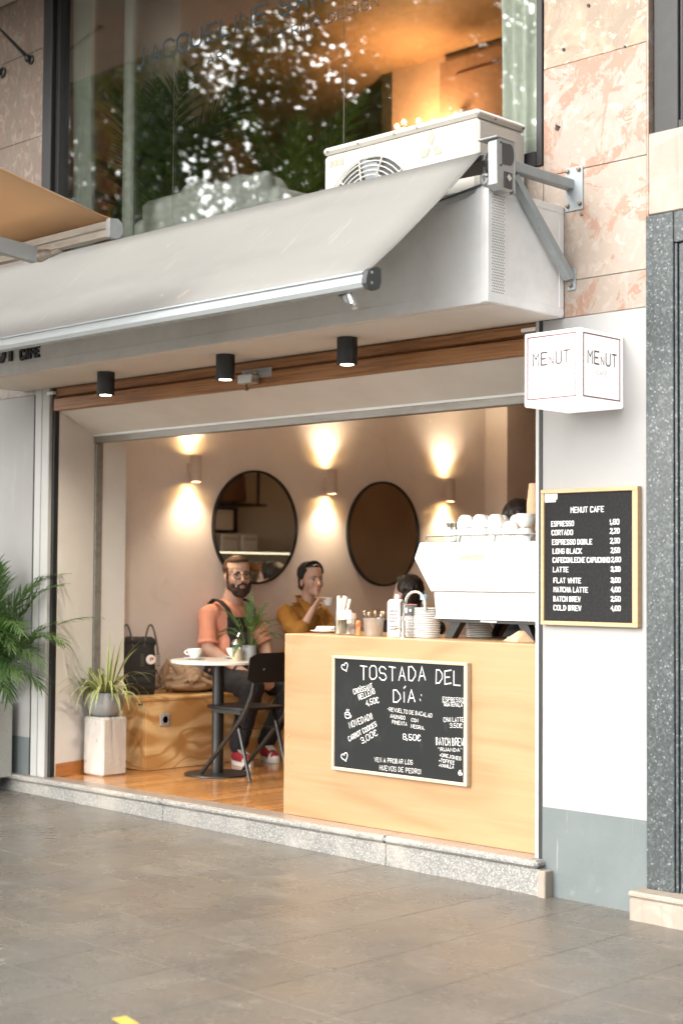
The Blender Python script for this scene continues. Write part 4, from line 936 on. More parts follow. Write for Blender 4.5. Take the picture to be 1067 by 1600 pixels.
def mirror(y, z, label):
    t = thing('round_mirror', (LW, y, z - .41), label, 'mirror', 'round black framed mirrors')
    f = MB(); f.lathe([(.398, .002), (.412, .002), (.412, .028), (.398, .028), (.396, .018)], (LW, y, z), 64, 'x'); f.f = [q for q in f.f if len(q) == 4]
    f.build('mirror_frame', IRON, t, smooth=True, angle=30)
    g = MB(); g.lathe([(.399, .003), (.399, .017)], (LW, y, z), 64, 'x'); g.build('mirror_glass', MIRROR, t)
mirror(1.985, 1.752, 'round black framed mirror above the bearded man, reflecting shelves')
mirror(3.345, 1.738, 'round black framed mirror farther along the wall, reflecting a dim brown wall')

# ================================================================== BENCH
BN = thing('plywood_bench', (-3.86, 2, FZ), 'plywood box bench with bold wood grain along the mirror wall', 'bench')
BX, BY0, BY1, BZ = -3.630, .636, 3.6, .615
MB().box(BX - .02, BX, BY0 + .0005, BY1, FZ + .002, BZ - .020, .002).build('front_panel', PLY, BN)
MB().box(LW + .002, BX - .0205, BY0, BY0 + .018, FZ + .002, BZ - .020, .002).build('end_panel', PLY, BN)
MB().box(LW + .002, BX + .004, BY0 - .006, BY1, BZ - .0195, BZ, .003).build('bench_top', PLY, BN)
sp = MB(); sp.box(-3.70, -3.66, BY0 - .0075, BY0 - .005, BZ - .045, BZ - .036); sp.build('finger_slot', BLACK, BN)
so_ = MB().box(BX, BX + .010, .745, .828, .432, .515, .006).build('power_socket', SOCKET, BN)
s_ = MB(); s_.lathe([(.028, 0), (.028, .003), (.024, .003), (.022, -.004), (.001, -.004)], (BX + .010, .7865, .4735), 20, 'x'); s_.build('socket_ring', SOCKET, so_, smooth=True)
for dy in (-.009, .009):
    s_ = MB(); s_.lathe([(.003, 0), (.003, .002)], (BX + .0065, .7865 + dy, .4735), 8, 'x'); s_.build('socket_hole', BLACK, so_)

# ================================================================== BACKPACK AND COAT ON THE BENCH
BP = thing('backpack', (-3.97, .80, BZ), 'black canvas backpack with grey handles and round patch on the bench', 'backpack')
pk = MB(); a = Matrix.Rotation(R(-30), 3, 'Z'); pc = V(-3.965, .80, BZ)
def pw(x, y, z): return a @ V(x, y, z) + pc
pb = MB()
rows = [(.0, .060, .130), (.02, .068, .138), (.12, .074, .140), (.20, .070, .138), (.28, .062, .136), (.33, .050, .132), (.355, .03, .125)]
vs = []
for z, hx, hy in rows:
    for k in range(16):
        t = 2 * math.pi * k / 16; cx = math.copysign(abs(math.cos(t)) ** .55, math.cos(t)); cy = math.copysign(abs(math.sin(t)) ** .55, math.sin(t))
        vs.append(pw(cx * hx, cy * hy, z))
pb.add(vs, [(i * 16 + k, i * 16 + (k + 1) % 16, (i + 1) * 16 + (k + 1) % 16, (i + 1) * 16 + k) for i in range(len(rows) - 1) for k in range(16)] + [tuple(range(15, -1, -1)), tuple(range(96, 112))])
solid(pb, 'bag_body', PACK, BP, .008, 3, .012, .06)
pf = MB()
pf.cap(pw(.055, -.112, .05), .026, pw(.055, .112, .05), .026); pf.cap(pw(.055, -.112, .14), .026, pw(.055, .112, .14), .026); pf.cap(pw(.06, -.1, .09), .03, pw(.06, .1, .09), .03)
solid(pf, 'front_pocket', PACK, BP, .008, 3, .008, .05)
fl_ = MB(); fl_.cap(pw(.02, -.11, .345), .035, pw(.02, .11, .345), .032); fl_.cap(pw(-.02, -.11, .345), .035, pw(-.02, .11, .345), .035); solid(fl_, 'top_flap', PACK, BP, .008, 3, .012, .05)
for y0 in (-.11, .05):
    h = MB(); h.tube([pw(.052 - .02 * math.sin(math.pi * k / 12), y0 + .10 * k / 12, .26 + .20 * math.sin(math.pi * k / 12) ** .8) for k in range(13)], .0065, 8); h.build('handle', PACK_T, BP, smooth=True)
for y0 in (.045, .150):
    h = MB(); 
    for k in range(6): h.add([pw(.0765, y0 - .016, .19 + k * .014), pw(.0765, y0 + .010, .19 + k * .014), pw(.0765, y0 + .010, .197 + k * .014), pw(.0765, y0 - .016, .197 + k * .014)], [(0, 1, 2, 3)])
    h.build('webbing_stitching', PACK_T, BP)
rx = a @ Matrix.Identity(3)
lo = MB(); lo.lathe([(.001, .004), (.030, .003), (.032, 0)], (0, 0, 0), 24, 'x'); lo.v = [rx @ p + pw(.0775, .098, .232) for p in lo.v]; patch = lo.build('round_patch', PAPER, BP, smooth=True)
lo = MB(); pts = [V(.0049, .012 * math.cos(t) * (1 - t / 9), .014 * math.sin(t) * (1 - t / 9)) for t in [k * .5 for k in range(12)]]
lo.tube(pts, [.0055 * (1 - i / 16) for i in range(12)], 6); lo.v = [rx @ p + pw(.0775, .100, .232) for p in lo.v]; lo.build('patch_print', RED_PRINT, patch, smooth=True)
h = MB(); h.tube([pw(-.02, .145, .16), pw(-.01, .175, .10), pw(-.01, .178, .05), pw(-.03, .145, .03)], .008, 7); h.build('shoulder_strap', PACK_T, BP, smooth=True)

cb = MB(); rnd = random.Random(14)
cb.ell(V(-3.91, 1.24, .66), (.15, .20, .045)); cb.ell(V(-3.93, 1.22, .71), (.13, .15, .045)); cb.ell(V(-3.95, 1.18, .745), (.09, .10, .035))
for k in range(26):
    t_ = rnd.random(); y0 = 1.05 + rnd.uniform(0, .12); y1 = 1.42 - rnd.uniform(0, .14); x0 = -3.775 - .26 * t_ + rnd.uniform(-.02, .02); x1 = x0 + rnd.uniform(-.06, .06); zt = .645 + .125 * math.sin(math.pi * min(1, t_ * .9 + .1)) + rnd.uniform(-.01, .012)
    pts = []
    for q in range(9):
        u = q / 8; pts.append(V(x0 + (x1 - x0) * u + .018 * math.sin(u * 7 + k), y0 + (y1 - y0) * u, zt - .075 * max(0, u - .45) ** 1.2 * 2 - .05 * max(0, .25 - u) * 3 + .010 * math.sin(u * 9 + k * 2)))
    r0 = rnd.uniform(.013, .024); cb.tube(pts, [r0 * (.55 + .45 * math.sin(math.pi * (.12 + .8 * q / 8))) for q in range(9)], 9)
cb.cap(V(-4.0, 1.06, .70), .035, V(-3.93, 1.06, .83), .018); cb.cap(V(-3.93, 1.06, .83), .018, V(-3.86, 1.12, .76), .03)
co = solid(cb, 'coat', COATM, None, .006, 2, .010, .04)
tag(co, 'crumpled tan coat lying on the bench beside the bearded man', 'coat')

# ================================================================== CAFE TABLES
TZ = .872
def cafe_table(x, y, label):
    t = thing('cafe_table', (x, y, FZ), label, 'table', 'round terrazzo cafe tables')
    b = MB(); b.lathe([(.29, TZ - .020), (.30, TZ - .018), (.302, TZ - .004), (.298, TZ), (.001, TZ)], (x, y, 0), 48); b.add([V(x, y, TZ - .02)], []); b.lathe([(.29, TZ - .0205), (.001, TZ - .0204)], (x, y, 0), 48); b.build('tabletop', TERRAZZO, t, smooth=True)
    b = MB(); b.lathe([(.037, FZ + .012), (.037, TZ - .03), (.10, TZ - .028), (.10, TZ - .0208)], (x, y, 0), 24); b.build('column', BLACK_METAL, t, smooth=True)
    b = MB(); b.lathe([(.205, FZ), (.208, FZ + .004), (.206, FZ + .010), (.04, FZ + .014), (.001, FZ + .014)], (x, y, 0), 40); b.build('base', BLACK_METAL, t, smooth=True)
cafe_table(-3.205, .87, 'white terrazzo cafe table with black column in front of the bench')
cafe_table(-3.245, 2.30, 'white terrazzo cafe table in front of the woman, half hidden by the counter')
def cup_set(x, y, label_c, label_s, hd=.0):
    t = thing('coffee_cup', (x, y, TZ + .012), label_c, 'cup')
    b = MB(); b.lathe([(.022, .0), (.024, .003), (.038, .022), (.046, .045), (.047, .056), (.0445, .056), (.043, .045), (.034, .02), (.001, .008)], (x, y, TZ + .012), 28); b.build('cup_body', CERAMIC, t, smooth=True)
    b = MB(); dx, dy = math.cos(hd), math.sin(hd)
    b.tube([V(x + dx * (.042 + .022 * math.sin(math.pi * k / 8)), y + dy * (.042 + .022 * math.sin(math.pi * k / 8)), TZ + .012 + .048 - .030 * k / 8) for k in range(9)], .0042, 7); b.build('handle', CERAMIC, t, smooth=True)
    b = MB(); b.lathe([(.036, 0), (.040, .003), (.072, .010), (.074, .013), (.07, .0125), (.04, .006), (.001, .0055)], (x, y, TZ), 32); o = b.build('saucer', CERAMIC, smooth=True, origin=(x, y, TZ)); tag(o, label_s, 'saucer')
cup_set(-3.325, .775, 'white coffee cup on the table, nearest the coat', 'white saucer under the coffee cup nearest the coat', R(215))
cup_set(-3.26, 1.045, 'white coffee cup partly hidden behind the sugar dispenser', 'white saucer partly hidden behind the sugar dispenser', R(90))
SD = thing('sugar_dispenser', (-3.07, .905, TZ), 'glass sugar dispenser with steel pouring spout on the table', 'sugar dispenser')
b = MB(); b.lathe([(.030, 0), (.032, .003), (.032, .060), (.030, .068)], (-3.07, .905, TZ), 20); b.build('sugar_fill', SUGAR, SD, smooth=True)
b = MB(); b.lathe([(.033, -.0), (.0345, .002), (.0345, .095), (.030, .100)], (-3.07, .905, TZ + .0006), 20); b.build('glass_jar', GLASS, SD, smooth=True)
b = MB(); b.lathe([(.034, .097), (.035, .112), (.026, .126), (.010, .132)], (-3.07, .905, TZ), 20); b.tube([V(-3.07, .905, TZ + .125), V(-3.066, .908, TZ + .15), V(-3.058, .914, TZ + .172)], [.009, .0075, .006], 8); b.build('steel_lid', STEEL, SD, smooth=True)

# ---- foliage helpers
def frond(mb, base, d, L, droop, n, ll, w, rnd, flat=.5, curl=.5, stem=None, start=.25):
    d = Vector(d).normalized(); side = d.cross(V(0, 0, 1)); side = side.normalized() if side.length > .05 else V(1, 0, 0)
    pts = []; p = Vector(base); dd = d.copy(); N = 14
    for i in range(N + 1):
        pts.append(p.copy()); dd = (dd + V(0, 0, -droop / N * (.4 + 1.4 * i / N))).normalized(); p = p + dd * (L / N)
    if stem is not None: stem.tube(pts, [.0045 * (1 - .8 * i / N) * (L / .7) for i in range(N + 1)], 5)
    for k in range(n):
        t = start + (1 - start) * k / (n - 1); i = min(int(t * N), N - 1); f = t * N - i
        q = pts[i].lerp(pts[i + 1], f); tg = (pts[i + 1] - pts[i]).normalized(); up = side.cross(tg).normalized()
        prof = math.sin(math.pi * min(1, (.18 + .82 * (t - start) / (1 - start)) ** .8)) ** .6 if t < .98 else .35
        for s in (-1, 1):
            ang = R(52 - 30 * t + rnd.uniform(-6, 6)); l = ll * max(.28, prof) * rnd.uniform(.85, 1.1)
            ld = (tg * math.cos(ang) + side * s * math.sin(ang) + up * flat * rnd.uniform(.1, .5)).normalized()
            nn = ld.cross(up if abs(ld.dot(up)) < .9 else side).normalized()
            lp = []; x = q.copy(); dl = ld.copy()
            for j in range(4):
                lp.append(x.copy()); dl = (dl + V(0, 0, -curl * .33 * (.5 + j * .4))).normalized(); x = x + dl * l / 3
            mb.strip(lp, nn, [w * .45, w, w * .75, w * .08])
VA = thing('vase_plant', (-3.06, 1.00, TZ), 'grey pot with feathery green fern on the table before the man', 'potted plant')
def vase_plant(t, x, y, seed):
    b = MB(); b.lathe([(.040, 0), (.042, .002), (.043, .085), (.043, .093), (.039, .093), (.038, .06), (.001, .058)], (x, y, TZ), 24); b.build('pot', BLUEPOT if False else CONCRETE, t, smooth=True)
    rnd = random.Random(seed); st = MB()
    for k in range(20):
        a_ = k * 2.4 + rnd.uniform(-.3, .3); e = rnd.uniform(.95, 1.5) if k % 2 else rnd.uniform(.75, 1.2)
        fm = MB(); base = V(x + .02 * math.cos(a_), y + .02 * math.sin(a_), TZ + .06); d = V(math.cos(a_) * math.cos(e), math.sin(a_) * math.cos(e), math.sin(e))
        frond(fm, base, d, rnd.uniform(.27, .38), rnd.uniform(1.0, 2.2), 15, .052, .0062, rnd, .4, .5, st, .45)
        fm.build('frond', LEAF_VASE, t)
    st.build('stems', STEMG, t, smooth=True)
vase_plant(VA, -3.06, 1.00, 3)
VA2 = thing('vase_plant', (-3.10, 2.40, TZ), 'feathery green fern before the woman, seen just above the counter edge', 'potted plant'); vase_plant(VA2, -3.10, 2.40, 8)

# ================================================================== FOLDING CHAIRS
def folding_chair():
    t = thing('folding_chair', (-3.0, .93, FZ), 'black folding chair with curved plywood back beside the table', 'chair', 'black folding chairs at the tables')
    ya, yb = .752, 1.105
    for y in (ya, yb):
        b = MB(); b.tube([V(-2.722, y, .865), V(-2.735, y, .79), V(-2.762, y, .69), V(-2.80, y, .615), V(-2.855, y, .535), V(-2.93, y, .455), V(-3.228, y, FZ + .006)], [.011, .0135, .015, .016, .016, .015, .011], 8)
        b.build('rear_frame', BLACK_METAL, t, smooth=True)
    for y in (ya + .018, yb - .018):
        b = MB(); b.tube([V(-2.935, y, .578), V(-2.905, y, .50), V(-2.792, y, FZ + .004)], [.013, .0135, .010], 8); b.build('front_leg', BLACK_METAL, t, smooth=True)
    b = MB(); n = 28; pol = []
    for k in range(n):
        a_ = 2 * math.pi * k / n; cx = math.copysign(abs(math.cos(a_)) ** .5, math.cos(a_)); cy = math.copysign(abs(math.sin(a_)) ** .5, math.sin(a_)); pol.append((-3.02 + .205 * cx, .9285 + .19 * cy))
    b.prism(pol, 2, .581, .597); b.build('seat', BLACK_GLOSS, t, smooth=True, angle=30)
    for y in (ya + .002, yb - .002): MB().box(-3.13, -2.86, y - .007, y + .007, .556, .580, .002).build('seat_rail', BLACK_METAL, t)
    b = MB(); vs = []; M_, K_ = 12, 6
    for off in (0, .010):
        for j in range(K_ + 1):
            for i in range(M_ + 1):
                u = i / M_ * 2 - 1; w = j / K_ * 2 - 1; q = max(0, abs(u) - .8) / .2; hh = .090 * (1 - .28 * q ** 2.2)
                vs.append(V(-2.705 + .035 * (1 - u * u) - .03 * (1 - (w + 1) / 2) + off, .9285 + u * .25, .848 + w * hh))
    n1 = (M_ + 1) * (K_ + 1); fs = []
    for j in range(K_):
        for i in range(M_):
            q = j * (M_ + 1) + i; fs.append((q, q + 1, q + M_ + 2, q + M_ + 1)); fs.append((n1 + q, n1 + q + M_ + 1, n1 + q + M_ + 2, n1 + q + 1))
    for i in range(M_): fs.append((i, n1 + i, n1 + i + 1, i + 1)); q = K_ * (M_ + 1) + i; fs.append((q, q + 1, n1 + q + 1, n1 + q))
    for j in range(K_): q = j * (M_ + 1); fs.append((q, q + M_ + 1, n1 + q + M_ + 1, n1 + q)); q += M_; fs.append((q, n1 + q, n1 + q + M_ + 1, q + M_ + 1))
    b.add(vs, fs); bk = b.build('back_panel', BLACK_GLOSS, t, smooth=True, angle=40)
    for y in (ya + .028, yb - .028):
        s_ = MB(); s_.lathe([(.006, 0), (.006, .002), (.002, .003)], (-2.688, y, .84), 10, 'x'); s_.build('rivet', ALU, bk)
    b = MB(); b.tube([V(-2.905, ya + .018, .46), V(-2.905, yb - .018, .46)], .007, 8); b.build('stretcher', BLACK_METAL, t, smooth=True)
    return t
FCH = folding_chair()
dup(FCH, (.04, 1.43, 0), 'black folding chair behind the counter carrying the person with dark hair')

# ================================================================== SPIDER PLANT ON WHITE BLOCK
WB = MB(); wx0, wx1, wy0, wy1 = -3.785, -3.585, .265, .455
WB.box(wx0, wx1, wy0, wy1, FZ + .001, .517, .012); wbo = WB.build('plinth_block', WHITEWASH)
bmx = bmesh.new(); bmx.from_mesh(wbo.data); bmesh.ops.subdivide_edges(bmx, edges=bmx.edges, cuts=9, use_grid_fill=True)
for v_ in bmx.verts:
    n_ = noise.noise(v_.co * 22) * .004 + noise.noise(v_.co * 60) * .002
    if .01 < v_.co.z < .35: v_.co += V(v_.co.x, v_.co.y, 0).normalized() * n_
bmx.to_mesh(wbo.data); bmx.free(); wbo.data.shade_smooth(); wbo.data.set_sharp_from_angle(angle=R(35))
tag(wbo, 'rough whitewashed block carrying the spider plant pot', 'plinth')
SPL = thing('spider_plant', (-3.69, .36, .517), 'variegated spider plant in a round grey concrete bowl', 'potted plant')
b = MB(); b.lathe([(.055, 0), (.075, .004), (.105, .035), (.116, .08), (.108, .125), (.096, .148), (.088, .148), (.090, .12), (.001, .118)], (-3.69, .36, .518), 36); b.build('bowl_pot', CONCRETE, SPL, smooth=True)
b = MB(); b.lathe([(.089, .126), (.001, .130)], (-3.69, .36, .518), 24); b.build('soil', SOIL, SPL)
rnd = random.Random(21)
for k in range(56):
    a_ = k * 2.399 + rnd.uniform(-.3, .3); e = rnd.uniform(.5, 1.15) if k % 8 else rnd.uniform(1.2, 1.45); L = rnd.uniform(.22, .42); N = 11
    d = V(math.cos(a_) * math.cos(e), math.sin(a_) * math.cos(e), math.sin(e)); p = V(-3.69 + .035 * math.cos(a_), .36 + .035 * math.sin(a_), .645); sd_ = V(-math.sin(a_), math.cos(a_), 0)
    pts = []; up = []
    dr = rnd.uniform(1.9, 3.6) if e < 1.16 else rnd.uniform(.3, 1.2)
    for i in range(N + 1):
        pts.append(p.copy()); up.append(sd_); d = (d + V(0, 0, -dr / N * (.25 + 1.6 * i / N))).normalized(); p = p + d * L / N
        if p.x < -3.84: p.x = -3.84
    w = rnd.uniform(.018, .027)
    lf = MB(); lf.strip(pts, sd_, [w * (.6 + .4 * math.sin(math.pi * min(1, i / N * 1.3))) * (1 - max(0, i / N - .6) / .4 * .93) for i in range(N + 1)], uv=True)
    lf.build('leaf', LEAF_SPIDER, SPL, smooth=True, angle=180)

# ================================================================== PALM IN PALE PLANTER
PLM = thing('potted_palm', (-4.25, -.19, gz(-4.25)), 'bushy green palm in a tall pale concrete planter on a steel foot', 'potted palm')
z0 = gz(-4.25)
MB().box(-4.40, -4.10, -.335, -.045, .135, .60, .006).build('planter', CONCRETE_L, PLM)
b = MB(); b.lathe([(.07, z0 + .001), (.10, z0 + .004), (.14, z0 + .045), (.150, z0 + .078), (.146, z0 + .080)], (-4.25, -.19, 0), 32); b.build('steel_foot', STEEL, PLM, smooth=True)
b = MB(); b.add([V(-4.385, -.32, .585), V(-4.115, -.32, .585), V(-4.115, -.06, .585), V(-4.385, -.06, .585)], [(0, 1, 2, 3)]); b.build('soil', SOIL, PLM)
rnd = random.Random(12); st = MB()
for k in range(62):
    a_ = rnd.uniform(-math.pi * 1.0, math.pi * .14) if k % 3 else rnd.uniform(-.6, .15); e = rnd.uniform(.9, 1.5) if k % 3 else rnd.uniform(.85, 1.25)
    base = V(-4.25 + rnd.uniform(-.08, .08), -.19 + rnd.uniform(-.07, .05), .585)
    d = V(math.cos(a_) * math.cos(e), math.sin(a_) * math.cos(e), math.sin(e))
    if d.y > .25: d.y = .1
    fm = MB(); frond(fm, base, d, rnd.uniform(.7, 1.12) if k % 3 else rnd.uniform(.75, 1.02), rnd.uniform(.6, 1.9) if k % 3 else rnd.uniform(1.1, 2.3), 23, .25, .0092, rnd, .3, .55, st, .35)
    for p in fm.v:
        if p.y > -.02 and p.x < -3.8: p.y = -.02 - rnd.random() * .02
    fm.build('frond', LEAF_PALM, PLM)
st.build('stems', STEMG, PLM, smooth=True)

# ================================================================== THINGS ON THE COUNTER
def item(mb, name, mt, label, cat, group=None, smooth=True, angle=40):
    return tag(mb.build(name, mt, smooth=smooth, angle=angle), label, cat, group)
b = MB(); b.lathe([(.05, 0), (.055, .003), (.085, .011), (.087, .014), (.05, .007), (.001, .006)], (-1.70, .315, CZ), 32); item(b, 'plate', CERAMIC, 'small white plate with folded napkins at the counter end', 'plate')
NK = thing('napkin_stack', (-1.70, .315, CZ + .01), 'folded pale napkins lying on the small white plate', 'napkins')
for i in range(3): MB().box(-1.755 + .008 * i, -1.64 + .008 * i, .28, .35, CZ + .0145 + i * .0075, CZ + .0205 + i * .0075, .002, Matrix.Rotation(R(8 * i - 6), 3, 'Z')).build('napkin', PAPER, NK)
def tumbler(x, y, label):
    b = MB(); b.lathe([(.029, 0), (.031, .002), (.036, .088), (.0345, .088), (.029, .006), (.001, .006)], (x, y, CZ + .0005), 24); return item(b, 'glass_tumbler', GLASS, label, 'glass')
tumbler(-1.485, .20, 'glass tumbler holding tall cream straws'); tumbler(-1.395, .19, 'glass tumbler holding short pinkish straws behind the tag')
rnd = random.Random(2)
def straws(cx, cy, L0, n, mt, lean, label, grp):
    for k in range(n):
        a_ = k * 2 * math.pi / n; x = cx + .015 * math.cos(a_); y = cy + .015 * math.sin(a_); tx = rnd.uniform(-.2, 1) * lean; ty = rnd.uniform(-1, 1) * lean * .5
        L = L0 * rnd.uniform(.93, 1.06); b = MB(); b.tube([V(x, y, CZ + .007), V(x + tx * L * .5, y + ty * L * .5, CZ + .007 + L * .5), V(x + tx * L, y + ty * L, CZ + .007 + L)], .0088, 9, False)
        item(b, 'straw', mt, label, 'straw', grp)
straws(-1.485, .20, .19, 7, STRAW, .22, 'cream paper straw standing tall in the left tumbler', 'tall straws in the left tumbler')
straws(-1.395, .19, .105, 8, STRAW_P, .03, 'short pinkish straw standing in the right tumbler', 'short straws in the right tumbler')
TGT = thing('paper_tag', (-1.40, .15, CZ + .09), 'small white paper tag with red handwriting in front of the straws', 'tag')
b = MB(); b.box(-1.445, -1.355, .147, .149, CZ + .082, CZ + .128, .0009, Matrix.Rotation(R(-5), 3, 'Y')); b.build('tag_paper', PAPER, TGT)
text('tag_writing', 'PAJITAS', (-1.435, .1468, CZ + .108), (-1.375, .1468, CZ + .113), .012, .0018, RED_PRINT, TGT, NF, wob=.2, z0=.0004); text('tag_writing', 'GRACIAS', (-1.43, .1468, CZ + .090), (-1.372, .1468, CZ + .095), .012, .0018, RED_PRINT, TGT, NF, wob=.2, z0=.0004)
BU = MB(); BU.lathe([(.044, 0), (.046, .003), (.054, .088), (.057, .091), (.052, .091), (.045, .006), (.001, .006)], (-1.255, .21, CZ + .0005), 28); item(BU, 'metal_bucket', ZINC, 'small zinc bucket of spoons and stirrers', 'bucket')
for k in range(9):
    a_ = k * .7; b = MB(); L = rnd.uniform(.09, .115); x = -1.255 + .02 * math.cos(a_); y = .21 + .02 * math.sin(a_); q = V(x + .03 * math.cos(a_), y + .03 * math.sin(a_), CZ + .01 + L)
    b.tube([V(x, y, CZ + .01), q], .003, 6); b.ell(q, (.006, .006, .010), n=8, m_=6); item(b, 'stirrer', KRAFT if k % 3 else STEEL, 'wooden stirrer in the zinc bucket' if k % 3 else 'steel spoon in the zinc bucket', 'stirrer' if k % 3 else 'spoon', 'stirrers and spoons in the bucket')
b = MB(); b.box(-1.318, -1.292, .145, .153, CZ + .0005, CZ + .078, .003); b.cap(V(-1.305, .149, CZ + .06), .0135, V(-1.305, .149, CZ + .068), .013, 12); item(b, 'orange_clip', ORANGE, 'orange plastic handle standing against the zinc bucket', 'utensil')
CTN = thing('carton', (-1.15, .24, CZ), 'tall grey printed drink carton standing on the counter', 'carton')
ar_ = Matrix.Rotation(R(24), 3, 'Z'); cc = V(-1.135, .25, CZ)
b = MB(); b.box(cc.x - .034, cc.x + .034, cc.y - .045, cc.y + .045, CZ + .0005, CZ + .175, .002, ar_, cc); b.prism([(cc.y - .045, CZ + .175), (cc.y + .045, CZ + .175), (cc.y + .004, CZ + .188), (cc.y - .004, CZ + .188)], 0, cc.x - .033, cc.x + .033); b.v[-8:] = [ar_ @ (p - cc) + cc for p in b.v[-8:]]; b.build('carton_body', CARTON, CTN)
def cpt(u, z): return ar_ @ V(u, -.0455, 0) + cc + V(0, 0, z)
nr = ar_ @ V(0, -1, 0)
for u0, z, u1, h in ((-.022, .125, .026, .010), (-.022, .108, .018, .006), (-.022, .092, .026, .006), (-.022, .076, .010, .006), (-.022, .05, .024, .006), (-.022, .036, .02, .006)):
    text('carton_print', 'OOOEEBEO'[:8], cpt(u0, z), cpt(u1, z), h, .0016, CARTON_INK, CTN, nr, z0=.0006)
b = MB(); b.cap(cc + ar_ @ V(0, .01, .19), .013, cc + ar_ @ V(0, .01, .202), .012, 12); b.build('carton_cap', PAPER, CTN, smooth=True)
FA = thing('water_tap', (-1.005, .16, CZ), 'slim curved steel water tap rising from the counter', 'tap')
b = MB(); b.lathe([(.016, 0), (.016, .012), (.010, .014), (.010, .085)], (-1.005, .16, CZ), 16); pts = [V(-1.005, .16, CZ + .08), V(-1.005, .16, CZ + .17)] + [V(-.955 - .05 * math.cos(t), .175 + .015 * (1 - math.cos(t)), CZ + .175 + .055 * math.sin(t)) for t in [k * math.pi / 10 for k in range(11)]] + [V(-.903, .206, CZ + .135)]
b.tube(pts, .0075, 10); b.build('spout', STEEL, FA, smooth=True)
b = MB(); b.tube([V(-1.005, .16, CZ + .045), V(-1.05, .15, CZ + .048)], .006, 8); b.build('tap_lever', KRAFT, FA, smooth=True)
b = MB(); b.lathe([(.034, 0), (.036, .004), (.036, .11), (.028, .14), (.012, .165), (.012, .19)], (-1.02, .33, CZ + .0005), 20); BT = thing('water_bottle', (-1.02, .33, CZ), 'clear plastic bottle with pale blue cap behind the carton', 'bottle'); b.build('bottle_body', GLASS, BT, smooth=True)
b = MB(); b.lathe([(.020, .188), (.020, .212), (.018, .214)], (-1.02, .33, CZ), 16); b.build('bottle_cap', BLUECAP, BT, smooth=True)
# saucers and takeaway lids in stacks
def stack(x, y, n, r, dz, name, label, cat, grp):
    p = MB(); p.lathe([(r * .72, 0), (r * .78, .001), (r, dz * .40), (r, dz * .90), (r * .96, dz * .92), (r * .6, .005), (.001, .004)], (0, 0, 0), 28)
    o0 = p.build(name, CERAMIC, smooth=True, origin=(0, 0, 0)); o0.location = (x, y, CZ + .0005); tag(o0, label, cat, grp)
    for k in range(1, n):
        o = twin(o0, (x + .0015 * math.sin(k * 2.1), y + .0015 * math.cos(k * 1.7), CZ + .0005 + k * dz))
        if k == n - 1: o['label'] = 'topmost ' + label.replace(' in the ', ' of the ')
stack(-.945, .27, 17, .066, .0088, 'saucer', 'white saucer in the tall stack left of the coffee machine', 'saucer', 'saucers in the tall stack')
stack(-.80, .50, 9, .066, .0088, 'saucer', 'white saucer in the low stack under the coffee machine', 'saucer', 'saucers in the low stack')
stack(-1.035, .245, 14, .047, .0075, 'takeaway_lid', 'white takeaway lid in the ridged stack beside the tap', 'bowl', 'stacked takeaway lids')
b = MB(); b.lathe([(.03, 0), (.034, .01), (.036, .04), (.034, .05), (.001, .052)], (-1.035, .245, CZ + .110), 20); TB = thing('tamper_tin', (-1.035, .245, CZ + .109), 'dark patterned tin with pink lid on the stacked lids', 'tin'); b.build('tin_body', CARTON_INK, TB, smooth=True)
b = MB(); b.lathe([(.033, .0525), (.034, .0555), (.001, .057)], (-1.035, .245, CZ + .110), 20); b.build('tin_lid', mat('pink_lid', (.62, .25, .22), .5), TB, smooth=True)
b = MB(); 
for k in range(4): a_ = 3.6 + k * .6; b.box(-1.035 + .0358 * math.cos(a_) - .006, -1.035 + .0358 * math.cos(a_) + .006, .245 + .0358 * math.sin(a_) - .002, .245 + .0358 * math.sin(a_) + .002, CZ + .122 + .006 * (k % 2), CZ + .148 - .006 * (k % 2), 0, Matrix.Rotation(a_ + math.pi / 2, 3, 'Z'))
b.build('tin_print', CARTON, TB)
b = MB(); b.lathe([(.045, 0), (.048, .004), (.050, .08), (.046, .115), (.043, .115), (.045, .08), (.001, .01)], (-.875, .56, CZ + .0005), 24); item(b, 'jug', BLUEPOT, 'slate blue ceramic jug under the coffee machine', 'jug')
b = MB(); b.box(-.62, -.56, .60, .70, CZ + .0005, CZ + .13, .02); item(b, 'cloth_stack', PAPER, 'pale folded cloths behind the machine foot', 'cloth')
NP = MB(); NP.add([V(-.455, .255, CZ + .001), V(-.33, .20, CZ + .001), V(-.27, .33, CZ + .001), V(-.40, .38, CZ + .001), V(-.37, .27, CZ + .052), V(-.345, .29, CZ + .050)], [(0, 1, 4), (1, 2, 5, 4), (2, 3, 5), (3, 0, 4, 5), (0, 3, 2, 1)]); item(NP, 'paper_napkin', KRAFT, 'creased kraft paper napkin at the right end of the counter', 'napkin', smooth=False)
b = MB(); b.box(-.50, -.43, .34, .42, CZ + .0005, CZ + .018, .004); item(b, 'note_block', KRAFT, 'small tan pad lying beside the machine foot', 'pad')

